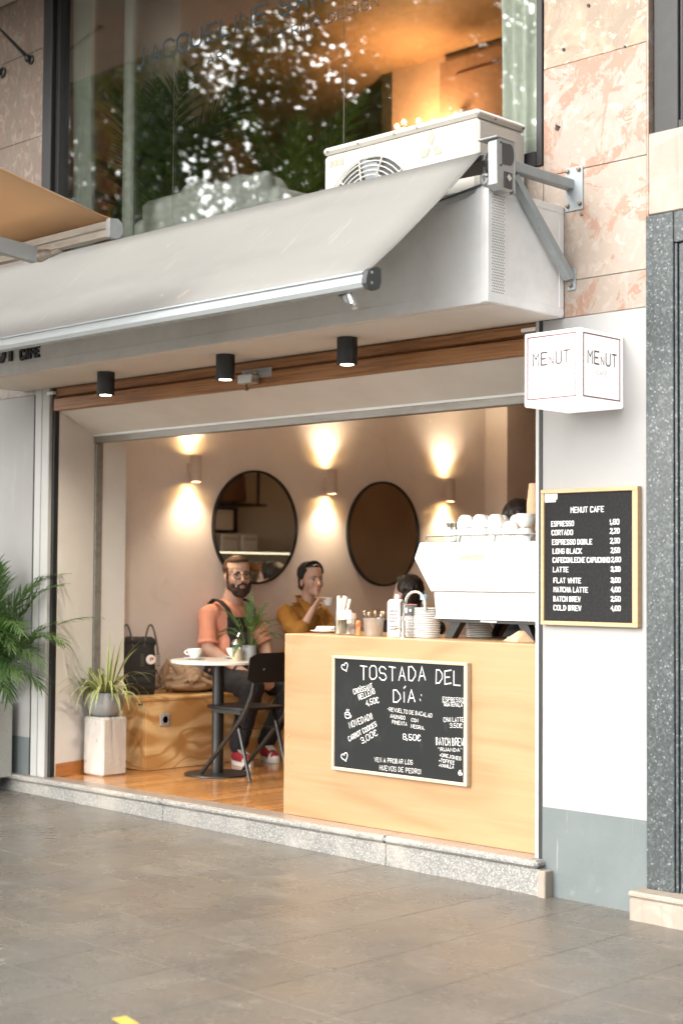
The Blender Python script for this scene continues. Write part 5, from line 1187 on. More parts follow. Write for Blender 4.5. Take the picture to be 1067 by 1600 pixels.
# ================================================================== COFFEE MACHINE
EM = thing('coffee_machine', (-.62, .45, CZ), 'large white espresso machine with angular body on the counter', 'coffee machine')
mx0, mx1, my0, my1 = -.965, -.215, .235, .72
hull = [(-1.005, 1.493), (-.969, 1.573), (mx1 + .02, 1.573), (mx1 + .055, 1.493), (mx1 - .03, 1.330), (-.895, 1.330)]
b = MB(); b.prism(hull, 1, my0, my1); o = b.build('machine_body', MACHINE, EM); bv = o.modifiers.new('bev', 'BEVEL'); bv.width = .006; bv.segments = 2; bv.limit_method = 'ANGLE'
MB().box(-.79, mx1 - .08, my0 - .003, my0 + .01, 1.37, 1.452, .002).build('back_panel', MACHINE, EM)
b = MB(); b.prism([(-.882, 1.328), (-.868, 1.212), (-.885, 1.196), (mx1 + .01, 1.196), (mx1 - .018, 1.212), (mx1 - .03, 1.328)], 1, my0 + .012, my1 - .02); b.build('lower_body', MACHINE, EM)
MB().box(-.85, mx1 - .01, my0 + .03, my1 - .03, 1.180, 1.1955).build('base_tray', BLACK_METAL, EM)
for x0, x1 in ((-.77, -.82), (-.36, -.31)):
    for y in (my0 + .05, my1 - .08):
        b = MB(); b.prism([(x0 - .03, 1.181), (x0 + .03, 1.181), (x1 + .022, CZ + .001), (x1 - .022, CZ + .001)], 1, y, y + .045); b.build('leg', BLACK_METAL, EM)
MB().box(-.60, -.50, my0 + .028, my0 + .032, 1.184, 1.192).build('base_print', ALU, EM)
text('lettering', 'LAMARZOCCO', (-.712, my0 - .0005, 1.488), (-.555, my0 - .0005, 1.488), .020, .0030, GOLD, EM, NF, z0=.0012)
rl = MB()
for z in (1.605,):
    rl.tube([V(-.93, my0 + .02, z), V(mx1, my0 + .02, z)], .0055, 8); rl.tube([V(-.93, my1 - .02, z), V(mx1, my1 - .02, z)], .0055, 8); rl.tube([V(-.93, my0 + .02, z), V(-.93, my1 - .02, z)], .0055, 8)
for x in (-.935, -.72, -.50, -.28):
    for y in (my0 + .02, my1 - .02): rl.tube([V(x - .008, y, 1.572), V(x, y, 1.605)], .005, 7)
rl.build('cup_rail', MACHINE, EM, smooth=True)
ct0 = MB(); ct0.lathe([(.020, 0), (.024, .002), (.034, .012), (.042, .034), (.0445, .060), (.0425, .060), (.040, .034), (.030, .012), (.001, .008)], (0, 0, 0), 28)
cu0 = ct0.build('espresso_cup', CERAMIC, smooth=True, origin=(0, 0, 0)); tag(cu0, 'white cup stacked on top of the coffee machine', 'cup', 'white cups on the coffee machine'); first = True
CI = [(-.815, .30), (-.728, .305), (-.632, .30), (-.538, .305), (-.445, .30), (-.355, .30)]; CJ = [(-.69, .41), (-.59, .41), (-.49, .41)]
for row, piles in ((CI, (1, 3, 3, 3, 2, 2)), (CJ, (3, 3, 3))):
    for q, ((x, y), n) in enumerate(zip(row, piles)):
        for k in range(n):
            o = cu0 if first else twin(cu0, (0, 0, 0)); first = False
            o['label'] = 'white cup, %s of the %s pile from left, %s row on the machine' % (('bottom', 'second', 'third')[k], ('first', 'second', 'third', 'fourth', 'fifth', 'sixth')[q], 'front' if row is CI else 'back')
            big = 1.06 if q == 5 else 1.0
            up = (row is CI and q == 0) or (row is CI and q == 5 and k == 1)
            o.scale = (big, big, big); o.rotation_euler = (0 if up else math.pi, 0, .3 * k + q)
            o.location = (x + .002 * math.sin(k * 3 + q), y, 1.5747 + (0 if up else .060 * big) + .036 * k)
            if row is CI and q == 5: o.location.z += .030 * k
for x in (-.912, -.875):
    b = MB(); b.lathe([(.012, 0), (.014, .002), (.016, .07), (.013, .075), (.019, .10), (.016, .10)], (x, .40, 1.575), 16); item(b, 'steel_measure', STEEL, 'small steel shot measure at the left of the cups' if x < -.9 else 'small steel shot measure close to the first cup', 'measure')
pc0 = MB(); pc0.lathe([(.030, 0), (.040, .098), (.042, .102), (.039, .102), (.029, .003), (.001, .003)], (0, 0, 0), 24)
kc = pc0.build('paper_cup', KRAFT, smooth=True, origin=(0, 0, 0)); tag(kc, 'kraft paper cup upside down in the tall stack on the machine', 'paper cup', 'kraft paper cups stacked on the machine')
for k in range(19):
    o = kc if k == 0 else twin(kc, (0, 0, 0)); o.location = (-.375, .40, 1.576 + .102 + k * .0098); o.rotation_euler = (math.pi, 0, 0)

# ================================================================== SERVICE SIDE (seen in the mirrors)
RP = tag(thing('ribbed_panel', (.15, 5.6, FZ)), 'vertical ribbed panelling on the service wall', kind='structure')
MB().box(.13, .158, 4.2, 6.9, FZ, 2.60).build('panel_backing', RIB, RP)
rb = MB()
for k in range(76):
    y = 4.22 + k * .0353; rb.box(.112, .131, y, y + .022, FZ, 2.60, .004)
tag(rb.build('panel_ribs', RIB, RP), kind='stuff')
SH = thing('wall_shelf', (0, 5.2, 2.15), 'black wall shelf hung on rods over the service counter', 'shelf')
MB().box(-.25, .108, 4.55, 5.66, 2.145, 2.165, .002).build('shelf_board', BLACK, SH)
for y in (4.7, 5.56): 
    MB().box(-.225, -.205, y - .01, y + .01, 2.166, 2.899).build('shelf_rod', BLACK, SH)
b = MB(); b.box(-.2, .02, 5.05, 5.42, 2.166, 2.47, .03, Matrix.Rotation(R(6), 3, 'X')); tag(b.build('storage_bag', mat('brown_paper_bag', (.22, .12, .06), .85, layers=[('noise', 6, .4, .7, (.17, .09, .045), .7)]), smooth=True, angle=50), 'brown paper bag standing on the black shelf', 'bag')
b = MB(); b.box(-.18, .02, 4.72, 4.92, 2.166, 2.40, .02); tag(b.build('storage_tin', BLACK, smooth=True, angle=50), 'dark tin standing on the black shelf beside the paper bag', 'tin')
PF = thing('hanging_picture', (0, 5.2, 1.9), 'black framed pastry picture under the shelf', 'picture')
for bb in ((4.75, 5.42, 1.86, 1.885), (4.75, 5.42, 2.10, 2.125)): MB().box(-.05, -.02, bb[0], bb[1], bb[2], bb[3]).build('frame_bar', BLACK, PF)
for bb in ((4.75, 4.79), (5.37, 5.42)): MB().box(-.05, -.02, bb[0], bb[1], 1.885, 2.10).build('frame_bar', BLACK, PF)
MB().box(-.035, -.022, 4.79, 5.37, 1.885, 2.10).build('picture_sheet', RIB, PF)
b = MB(); b.prism([(5.02 + .12 * math.cos(t), 1.985 + .07 * math.sin(t)) for t in [math.pi * k / 10 for k in range(11)]], 0, -.038, -.036); b.build('picture_print', PAPER, PF)
DC = thing('pastry_case', (-.1, 5.5, FZ), 'glass pastry display case with lit top edge on the service counter', 'display case')
MB().box(-.35, .10, 4.4, 6.9, FZ + .001, 1.18, .004).build('case_base', COUNTER_IN, DC)
MB().box(-.36, .10, 4.4, 6.4, 1.645, 1.660, .002).build('case_top', BLACK, DC)
MB().box(-.345, -.325, 4.42, 6.38, 1.637, 1.644).build('light_strip', LED, DC)
MB().box(-.30, .09, 4.42, 6.38, 1.425, 1.435).build('case_shelf', PAPER, DC)
gp = MB(); gp.box(-.352, -.346, 4.41, 6.39, 1.182, 1.627); gp.build('front_glass', window_glass('case_glass', .04), DC)
for y in (4.41, 5.9, 6.385): MB().box(-.345, -.335, y - .006, y + .006, 1.182, 1.627).build('case_post', ALU, DC)
rnd = random.Random(6)
for i, y in enumerate((5.0, 5.32, 5.62, 5.86)):
    b = MB(); 
    for k in range(5): b.ell((-.18 + rnd.uniform(-.03, .03), y - .09 + k * .045, 1.475 + rnd.uniform(0, .03)), (.07, .05, .05))
    o = solid(b, 'bread_loaf', BREAD, None, .012, 2, .01, .03); tag(o, 'brown crusty loaf on the shelf of the pastry case', 'bread', 'loaves in the pastry case')
for i, y in enumerate((4.92, 5.20, 5.48)):
    b = MB(); b.box(-.18, -.02, y - .11, y + .11, 1.6615, 1.84, .006); o = b.build('paper_box', mat('cream_box_%s' % 'abc'[i], (.80, .74, .64), .7), smooth=False); o.data.materials[0].name = 'cream_box'
    tag(o, 'cream printed box standing on top of the pastry case', 'box', 'cream boxes on the pastry case')
    text('box_print', 'OSOLEMIO', (-.181, y + .09, 1.78), (-.181, y - .09, 1.78), .022, .004, CARTON_INK, None, (-1, 0, 0)).parent = o
    o.children[0].location = -o.location + o.children[0].location
DP = thing('dark_palm', (-.15, 7.95, FZ), 'dark palm in a black pot deep inside the cafe', 'potted plant')
b = MB(); b.lathe([(.13, FZ + .001), (.16, FZ + .30), (.15, FZ + .30), (.001, FZ + .28)], (-.25, 7.95, 0), 20); b.build('pot', BLACK, DP, smooth=True)
rnd = random.Random(31)
for k in range(13):
    a_ = k * 2.4; e = rnd.uniform(.9, 1.4); fm = MB()
    frond(fm, V(-.25, 7.95, FZ + .28), V(math.cos(a_) * math.cos(e), math.sin(a_) * math.cos(e), math.sin(e)), rnd.uniform(1.1, 1.5), 1.1, 18, .33, .03, rnd, .3, .5); fm.build('frond', LEAF_DARK, DP)

# ================================================================== UPSTAIRS FURNITURE AND PLANTS
SF = thing('sofa', (-2.75, .55, 3.2875), 'white sofa with its back to the big upstairs window', 'sofa')
MB().box(-3.34, -2.2, .30, .42, 3.36, 3.705, .04).build('sofa_back', UPHOL, SF, smooth=True, angle=60)
MB().box(-3.32, -2.22, .425, .95, 3.36, 3.50, .04).build('sofa_seat', UPHOL, SF, smooth=True, angle=60)
for x0 in (-3.42, -2.21): MB().box(x0, x0 + .10, .30, .95, 3.36, 3.60, .04).build('sofa_arm', UPHOL, SF, smooth=True, angle=60)
for x in (-3.3, -2.25):
    for y in (.36, .9):
        b = MB(); b.tube([V(x, y, 3.288), V(x, y, 3.37)], .02, 8); b.build('sofa_leg', BLACK, SF)
for lb, x, z, w, tl in (('white cushion on the upstairs sofa, leftmost and largest', -3.02, 3.655, .19, .12), ('white cushion on the upstairs sofa, in the middle', -2.64, 3.615, .18, -.1), ('cream cushion on the upstairs sofa, nearest the air conditioner', -2.36, 3.55, .14, .2)):
    b = MB(); b.ell((x, .50, z), (w, .07, .17), Matrix.Rotation(tl, 3, 'Y'), 18, 12); b.box(x - w * .8, x + w * .8, .46, .54, z - .13, z + .13, .03, Matrix.Rotation(tl, 3, 'Y'))
    tag(solid(b, 'cushion', UPHOL, None, .010, 4, .004, .08), lb, 'cushion')
def indoor_palm(x, y, n, seed, L, label, mt=LEAF_DARK):
    t = thing('indoor_palm', (x, y, 3.2875), label, 'potted plant')
    b = MB(); b.lathe([(.11, 3.2875), (.15, 3.55), (.14, 3.55), (.001, 3.53)], (x, y, 0), 20); b.build('pot', BLACK, t, smooth=True)
    rnd = random.Random(seed); st = MB()
    for k in range(n):
        a_ = k * 2.4 + rnd.uniform(-.4, .4); e = rnd.uniform(.85, 1.45); fm = MB(); d = V(math.cos(a_) * math.cos(e), math.sin(a_) * math.cos(e), math.sin(e))
        if d.y < -.2: d.y *= .3
        frond(fm, V(x + rnd.uniform(-.05, .05), y, 3.53), d, rnd.uniform(.7, 1) * L, rnd.uniform(.7, 1.5), 22, .30, .02, rnd, .3, .5, st, .3)
        for p in fm.v: p.y = max(p.y, .10)
        fm.build('frond', mt, t)
    st.build('stems', STEMG, t, smooth=True)
indoor_palm(-3.62, .66, 15, 4, 1.25, 'tall dark palm just behind the left end of the glass')
indoor_palm(-3.35, 1.55, 9, 9, 1.3, 'arching palm farther back behind the white armchairs', LEAF_PALM)
RL = thing('round_chair', (-3.40, .36, 3.2875), 'black round backed chair in the dark corner upstairs', 'chair')
b = MB(); b.lathe([(.001, -.02), (.17, -.02), (.18, 0), (.17, .02), (.001, .02)], (-3.52, .36, 3.62), 28, 'y'); b.build('round_back', BLACK_GLOSS, RL, smooth=True)
b = MB(); b.tube([V(-3.52, .36, 3.2885), V(-3.52, .36, 3.47)], .02, 8); b.lathe([(.16, 3.2885), (.16, 3.30), (.001, 3.305)], (-3.52, .42, 0), 20); b.build('pedestal', BLACK, RL, smooth=True)

# ================================================================== LEFT TERRACE AWNING AND BLACK ROD
TA = thing('terrace_awning', (-2.5, -2.4, 2.8), 'beige terrace awning with weathered aluminium bar at the left', 'awning')
TX = -1.222; tx0 = -5.2
def ta(t): return -1.50 - 1.75 * t, 2.942 + .345 * t * (1.75 / 1.4) - .03 * math.sin(math.pi * t)
vs = []
for j in range(9):
    y, z = ta(j / 8)
    for i in range(13): vs.append(V(tx0 + (TX - tx0) * i / 12, y, z + .012 * math.sin(math.pi * i / 12) * math.sin(math.pi * j / 8) * -1))
cv = MB(); cv.add(vs, [(j * 13 + i, j * 13 + i + 1, (j + 1) * 13 + i + 1, (j + 1) * 13 + i) for j in range(8) for i in range(12)]); o = cv.build('canvas', CANVAS_B, TA, smooth=True, angle=180); so = o.modifiers.new('thick', 'SOLIDIFY'); so.thickness = .003
hm = MB(); hm.tube([V(TX, ta(j / 8)[0], ta(j / 8)[1] + .001) for j in range(9)], .005, 6); hm.build('hem', CANVAS_B, TA, smooth=True)
b = MB(); b.prism([(-1.495, 2.940), (-1.478, 2.925), (-1.472, 2.895), (-1.482, 2.872), (-1.505, 2.862), (-1.53, 2.868), (-1.53, 2.892), (-1.522, 2.896), (-1.522, 2.902), (-1.53, 2.906), (-1.53, 2.936)], 0, tx0, TX); b.build('front_bar', ALU_DIRTY, TA)
b = MB(); b.prism([(-1.492, 2.946), (-1.470, 2.930), (-1.464, 2.892), (-1.478, 2.866), (-1.505, 2.856), (-1.536, 2.862), (-1.536, 2.942)], 0, TX, TX + .028); b.build('end_cap', CAST, TA)
b = MB(); p0, p1 = V(-1.66, -1.60, 2.835), V(-1.73, -3.1, 2.99); d_ = (p1 - p0).normalized(); s1 = V(1, 0, 0); s2 = d_.cross(s1)
b.add([p + s1 * u * .022 + s2 * w * .034 for p in (p0, p1) for u, w in ((-1, -1), (1, -1), (1, 1), (-1, 1))], [(0, 1, 2, 3), (7, 6, 5, 4), (0, 4, 5, 1), (1, 5, 6, 2), (2, 6, 7, 3), (3, 7, 4, 0)]); b.build('folding_arm', ALU_WHITE, TA)
b = MB(); b.cap(p0 + V(.01, .02, .0), .030, p0 + V(.03, .045, .01), .022, 10); b.cap(p0 + V(.02, .04, 0), .016, V(-1.60, -1.515, 2.862), .016, 10); b.build('arm_joint', ALU_DIRTY, TA, smooth=True)
b = MB(); b.box(tx0, TX, -3.36, -3.22, 3.30, 3.44, .02); b.build('roller_case', ALU_DIRTY, TA)
for x in (-2.6, -5.0): 
    b = MB(); b.box(x - .04, x + .04, -3.33, -3.25, gz(x) - .02, 3.30); b.build('post', ALU_DIRTY, TA)
b = MB(); b.box(-1.755, -1.70, -3.25, -3.05, 2.95, 3.32, .004); b.build('arm_bracket', ALU_DIRTY, TA)
RD = thing('wrought_rod', (-4.07, 0, 4.66), 'black wrought iron stay rod fixed to the stone beside the big window', 'rod')
b = MB(); b.tube([V(-4.072, -.03, 4.690), V(-4.20, -.50, 5.085), V(-4.25, -.68, 5.23)], .013, 10); b.build('rod', IRON, RD, smooth=True)
b = MB(); b.lathe([(.030, 0), (.030, -.010), (.020, -.016), (.018, -.03)], (-4.072, -.0015, 4.680), 18, 'y'); b.ell((-4.072, -.03, 4.684), (.022, .022, .026)); b.build('rod_mount', IRON, RD, smooth=True)
b = MB(); b.lathe([(.036, 0), (.036, -.010), (.022, -.016), (.018, -.05), (.012, -.09)], (-4.395, -.0015, 4.672), 18, 'y'); tag(b.build('wall_peg', IRON, smooth=True), 'short black iron peg on the stone at the far left', 'peg')

# ================================================================== PEOPLE
def rotz(a): return Matrix.Rotation(a, 3, 'Z')
def hand(mb, w, d, n, curl, s=1., thumb=1):
    w = Vector(w); d = Vector(d).normalized(); n = Vector(n); n = (n - d * n.dot(d)).normalized(); sd_ = d.cross(n)
    for o in (-.024, -.008, .008, .024): mb.cap(w + sd_ * o * .6 * s, .015 * s, w + d * .078 * s + sd_ * o * 1.15 * s, .0125 * s, 8)
    for i, (o, L) in enumerate(((-.033, .062), (-.011, .072), (.011, .068), (.032, .052))):
        p = w + d * .085 * s + sd_ * o * s; dd = d.copy(); rr = .0095 * s
        for j, f in enumerate((.45, .32, .25)):
            dd = (dd * math.cos(curl) + n * math.sin(curl)).normalized() if j or curl > .3 else dd
            n2 = (n - dd * n.dot(dd)).normalized(); q = p + dd * L * f * s; mb.cap(p, rr, q, rr * .92, 8); p = q; rr *= .92; n_old = n; 
            dd = (dd + n2 * math.tan(min(1.2, curl)) * .6).normalized()
    p = w + d * .02 * s - sd_ * thumb * .026 * s; q = p + (d * .6 - sd_ * thumb * .7 + n * .35).normalized() * .035 * s; mb.cap(p, .014 * s, q, .0115 * s, 8)
    mb.cap(q, .011 * s, q + (d * .85 - sd_ * thumb * .1 + n * .45).normalized() * .032 * s, .0095 * s, 8)
class Head:
    """local frame: +x the face, +y the person's left, z up, origin between the eyes' height and skull centre"""
    def __init__(s, c, yaw, pitch=0., roll=0., k=1.): s.c = Vector(c); s.m = Matrix.Rotation(yaw, 3, 'Z') @ Matrix.Rotation(-pitch, 3, 'Y') @ Matrix.Rotation(roll, 3, 'X'); s.k = k
    def p(s, x, y, z): return s.m @ (V(x, y, z) * s.k) + s.c
    def ell(s, mb, c, r, extra=None): mb.ell(s.p(*c), [q * s.k for q in r], s.m if extra is None else s.m @ extra, 16, 11)
    def skull(s, mb, male):
        s.ell(mb, (-.012, 0, .040), (.097, .080 if male else .076, .090)); s.ell(mb, (.020, 0, -.02), (.070, .070 if male else .060, .085))
        s.ell(mb, (.030, 0, -.068), (.058, .058 if male else .046, .044)); s.ell(mb, (.072, 0, -.098 if male else -.093), (.020, .024 if male else .018, .017))
        for y in (-1, 1):
            s.ell(mb, (.056, .036 * y, -.028), (.028, .026, .028)); s.ell(mb, (-.012, (.080 if male else .074) * y, -.012), (.018, .009, .031)); s.ell(mb, (-.006, .076 * y, -.034), (.010, .008, .012))
            s.ell(mb, (.079, .029 * y, .020), (.011, .021, .0075)); s.ell(mb, (.106, .011 * y, -.037), (.010, .008, .0075))
        mb.cap(s.p(.086, 0, .014), .0085 * s.k, s.p(.112, 0, -.030), .0115 * s.k, 10)
        s.ell(mb, (.088, 0, -.062), (.013, .022, .008)); s.ell(mb, (.087, 0, -.076), (.013, .018, .0075))
    def face(s, t, iris=EYE_I, brow=HAIR_D, look=0.):
        for y in (-1, 1):
            e = MB(); s.ell(e, (.0705, .0305 * y, .001), (.0135, .0150, .0066)); e.build('eye', EYE_W, t, smooth=True)
            e = MB(); s.ell(e, (.0815, (.0305 * y) + look, .001), (.0035, .0068, .0062)); e.build('iris', iris, t, smooth=True)
            e = MB(); s.ell(e, (.0745, .0305 * y, .0078), (.0118, .0165, .0026)); e.build('eyelid', brow, t, smooth=True)
            e = MB(); e.cap(s.p(.0885, .014 * y, .0215), .0038 * s.k, s.p(.085, .032 * y, .0265), .0036 * s.k, 7); e.cap(s.p(.085, .032 * y, .0265), .0036 * s.k, s.p(.072, .048 * y, .0205), .002 * s.k, 7); e.build('eyebrow', brow, t, smooth=True)
        l = MB(); s.ell(l, (.0925, 0, -.0645), (.0108, .0175, .0045)); s.ell(l, (.0915, 0, -.0735), (.0108, .0150, .0050)); l.build('lips', LIPS, t, smooth=True)
def tufts(mb, H, n, seed, zone, ln, r):
    rnd = random.Random(seed)
    for k in range(n):
        th = rnd.uniform(*zone[0]); ph = rnd.uniform(*zone[1]); c, rr, fwd = zone[2]
        q = (c[0] + rr[0] * math.cos(ph) * math.cos(th), c[1] + rr[1] * math.cos(ph) * math.sin(th), c[2] + rr[2] * math.sin(ph))
        q2 = (q[0] + fwd[0] * ln + rnd.uniform(-1, 1) * ln * .3, q[1] + fwd[1] * ln * math.copysign(1, q[1]) + rnd.uniform(-1, 1) * ln * .3, q[2] + fwd[2] * ln)
        mb.cap(H.p(*q), r, H.p(*q2), r * .5, 6)

# ---------------------------------------------------------------- bearded man
MC = V(-3.925, 1.60, 0); HM = Head((-3.875, 1.628, 1.400), R(-26), R(2), R(3), 1.10)
MAN = thing('person', (-3.86, 1.60, FZ), 'bearded man in glasses, salmon T-shirt and black dungarees sitting on the bench', 'person')
J = dict(hipR=V(-3.89, 1.505, .71), hipL=V(-3.89, 1.695, .71), belly=V(-3.925, 1.60, .88), chest=V(-3.945, 1.60, 1.07), shR=V(-3.945, 1.412, 1.132), shL=V(-3.945, 1.790, 1.132), neck=V(-3.935, 1.612, 1.215),
         elR=V(-3.855, 1.345, .905), elL=V(-3.835, 1.860, .905), wrR=V(-3.60, 1.47, .735), wrL=V(-3.58, 1.66, .735), knR=V(-3.465, 1.40, .655), knL=V(-3.455, 1.76, .655), anR=V(-3.505, 1.315, .245), anL=V(-3.56, 1.62, .245), toR=V(-3.36, 1.265, .185), toL=V(-3.425, 1.56, .185))
def torso(mb, J, k, belly):
    mb.cap(J['hipR'], .115 + k, J['hipL'], .115 + k); mb.ell((J['hipR'] + J['hipL']) / 2 + V(0, 0, .04), (.145 + k, .185 + k, .14 + k))
    mb.ell(J['belly'] + V(.02 * belly, 0, 0), (.125 + .02 * belly + k, .165 + .015 * belly + k, .15 + k)); mb.ell(J['chest'], (.115 + k, .175 + k, .155 + k))
    mb.cap(J['shR'] + V(0, .03, 0), .062 + k, J['shL'] - V(0, .03, 0), .062 + k); mb.cap(J['shR'] + V(0, .09, .005), .058 + k, J['neck'] + V(0, 0, -.02), .05 + k * .7); mb.cap(J['shL'] - V(0, .09, -.005), .058 + k, J['neck'] + V(0, 0, -.02), .05 + k * .7)
def limbs(mb, J, k=0., arms=True, legs=True):
    for s in 'RL':
        if arms: mb.cap(J['sh' + s], .058 + k, J['el' + s], .046 + k); mb.cap(J['el' + s], .046 + k, J['wr' + s], .028 + k)
        if legs: mb.cap(J['hip' + s], .098 + k, J['kn' + s], .066 + k); mb.cap(J['kn' + s], .063 + k, J['an' + s], .042 + k); mb.cap(J['an' + s] + V(0, 0, -.03), .036 + k, J['to' + s], .028 + k)
b = MB(); torso(b, J, 0, 1); limbs(b, J); HM.skull(b, True); b.cap(HM.p(-.022, 0, -.05), .066, J['neck'] + V(-.005, 0, -.04), .074)
hand(b, J['wrR'], V(.6, .50, -.5), V(-.2, .6, -.6), .75, 1.05, -1); hand(b, J['wrL'], V(.6, -.40, -.5), V(-.2, -.6, -.6), .75, 1.05, 1)
solid(b, 'body', SKIN, MAN, .0055, 3); HM.face(MAN, mat('blue_grey_iris', (.10, .12, .13), .2), HAIR_B)
b = MB(); HM.ell(b, (-.032, 0, .050), (.092, .087, .082)); HM.ell(b, (.002, 0, .096), (.080, .070, .028)); HM.ell(b, (-.055, 0, .0), (.06, .074, .06))
for y in (-1, 1): b.cap(HM.p(.022, .074 * y, .05), .012, HM.p(.012, .073 * y, -.012), .009, 8)
tufts(b, HM, 90, 5, ((-1.5, 1.5), (.65, 1.5), ((-.005, 0, .055), (.080, .070, .066), (.4, .2, .1))), .014, .008)
solid(b, 'hair', HAIR_B, MAN, .0045, 2, .006, .02)
b = MB(); HM.ell(b, (.038, 0, -.098), (.064, .054, .040)); HM.ell(b, (.062, 0, -.112), (.040, .038, .030))
for y in (-1, 1):
    b.cap(HM.p(.006, .070 * y, -.012), .010, HM.p(.016, .064 * y, -.06), .019, 8); b.cap(HM.p(.016, .060 * y, -.068), .023, HM.p(.062, .034 * y, -.094), .028, 8); b.ell(HM.p(.046, .046 * y, -.062), (.026, .020, .024), HM.m); b.cap(HM.p(.101, .004 * y, -.0525), .0075, HM.p(.087, .028 * y, -.062), .0085, 7); b.cap(HM.p(.087, .028 * y, -.062), .0085, HM.p(.082, .026 * y, -.09), .012, 7)
b.cap(HM.p(.090, -.01, -.094), .014, HM.p(.090, .01, -.094), .014, 8)
solid(b, 'beard', BEARD, MAN, .004, 1, .004, .012)
gl = MB()
for y in (-1, 1):
    gl.tube([HM.p(.1015 - .004 * abs(math.cos(t)), .031 * y + .0235 * math.cos(t), -.002 + .0205 * math.sin(t)) for t in [k * math.pi / 12 for k in range(25)]], .0029, 6, False)
    gl.tube([HM.p(.097, .0545 * y, .006), HM.p(.085, .070 * y, .007), HM.p(-.01, .080 * y, .004)], .0019, 6)
gl.tube([HM.p(.1, -.009, .002), HM.p(.106, 0, .005), HM.p(.1, .009, .002)], .002, 6); gl.build('glasses', IRON, MAN, smooth=True)
b = MB(); torso(b, J, .017, 1); b.ell(J['belly'] + V(.035, 0, -.03), (.14, .205, .15))
for s in 'RL': b.cap(J['sh' + s], .066, J['sh' + s].lerp(J['el' + s], .74), .066); b.tube([J['sh' + s].lerp(J['el' + s], .4), J['sh' + s].lerp(J['el' + s], .90)], [.062, .073], 14)
TEE = solid(b, 'tshirt', SALMON, MAN, .007, 4, .018, .13)
b = MB(); lowb = J['belly'] + V(0, 0, -.10); torso(b, {**J, 'shR': lowb, 'shL': lowb, 'neck': lowb, 'chest': lowb, 'belly': lowb}, .022, 1)
b.ell(J['belly'] + V(.02, 0, -.10), (.165, .205, .09))
for s in 'RL': b.cap(J['hip' + s], .118, J['kn' + s], .084); b.cap(J['kn' + s], .080, J['an' + s] + V(0, 0, .04), .062)
solid(b, 'dungarees', DUNG, MAN, .007, 3, .02, .07)
from mathutils.bvhtree import BVHTree
tb = BVHTree.FromPolygons([v.co + Vector((-3.86, 1.60, FZ)) for v in TEE.data.vertices], [tuple(p.vertices) for p in TEE.data.polygons])
b = MB(); vs = []; NB, NH = 12, 14
for j in range(NH + 1):
    z = .80 + (1.115 - .80) * j / NH; hw = .165 - .055 * min(1, j / NH * 1.6)
    for i in range(NB + 1):
        y = 1.605 + hw * (i / NB * 2 - 1); h_ = tb.ray_cast(V(-3.2, y, z), V(-1, 0, 0), 2)[0]
        vs.append(V((h_.x if h_ is not None else -3.80) + .009, y, z))
b.add(vs, [(j * (NB + 1) + i, j * (NB + 1) + i + 1, (j + 1) * (NB + 1) + i + 1, (j + 1) * (NB + 1) + i) for j in range(NH) for i in range(NB)])
o = b.build('bib', DUNG, MAN, smooth=True, angle=180); so = o.modifiers.new('thick', 'SOLIDIFY'); so.thickness = .008; so.offset = 0
for s, sg in (('R', -1), ('L', 1)):
    b = MB(); pts = [V(-3.795, 1.60 + sg * .105, 1.115), V(-3.815, 1.60 + sg * .118, 1.175), V(-3.868, 1.60 + sg * .132, 1.222), V(-3.935, 1.60 + sg * .135, 1.238), V(-4.01, 1.60 + sg * .11, 1.205), V(-4.065, 1.60 + sg * .06, 1.10)]
    b.strip(pts, V(0, 1, 0), [.040] * 6); o = b.build('strap', DUNG, MAN, smooth=True, angle=180); so = o.modifiers.new('thick', 'SOLIDIFY'); so.thickness = .010; so.offset = 0
b = MB(); b.tube([V(-3.655 + .0, 1.44, .77) + V(.012, .024, -.0) * 0 + Matrix.Rotation(.5, 3, 'Y') @ V(0, .040 * math.cos(t), .040 * math.sin(t)) for t in [k * math.pi / 10 for k in range(21)]], .005, 6, False); b.build('bracelet', BLACK, MAN, smooth=True)
def shoe(t, an, to, upper, tip, name='shoe'):
    d = (to - an); d.z = 0; d.normalize(); g = V(0, 0, FZ); an0 = V(an.x, an.y, FZ); 
    b = MB(); b.cap(an0 + V(0, 0, .055) - d * .02, .042, an0 + d * .08 + V(0, 0, .05), .040, 12); b.cap(an0 + d * .08 + V(0, 0, .05), .040, an0 + d * .17 + V(0, 0, .038), .034, 12); b.cap(an0 + V(0, 0, .06), .045, an0 + V(0, 0, .105), .048, 12)
    s_ = solid(b, name, upper, t, .007, 2)
    b = MB(); side = V(-d.y, d.x, 0); pol = []
    for k in range(20):
        a_ = 2 * math.pi * k / 20; q = an0 + d * (.068 + .14 * math.cos(a_)) + side * .046 * math.copysign(abs(math.sin(a_)) ** .7, math.sin(a_)); pol.append((q.x, q.y))
    b.prism(pol, 2, FZ + .001, FZ + .03); b.build('shoe_sole', SHOE_W, s_)
    b = MB(); b.cap(an0 + d * .155 + V(0, 0, .034), .040, an0 + d * .175 + V(0, 0, .030), .033, 12); b.build('shoe_toe', tip, s_, smooth=True)
    b = MB()
    for k in range(4): q = an0 + d * (.05 + .022 * k) + V(0, 0, .098 - .006 * k); b.cap(q - side * .022, .005, q + side * .022, .005, 6)
    b.build('shoe_laces', SHOE_W, s_, smooth=True)
shoe(MAN, J['anR'], J['toR'], SHOE_R, SHOE_W); shoe(MAN, J['anL'], J['toL'], SHOE_R, SHOE_W)

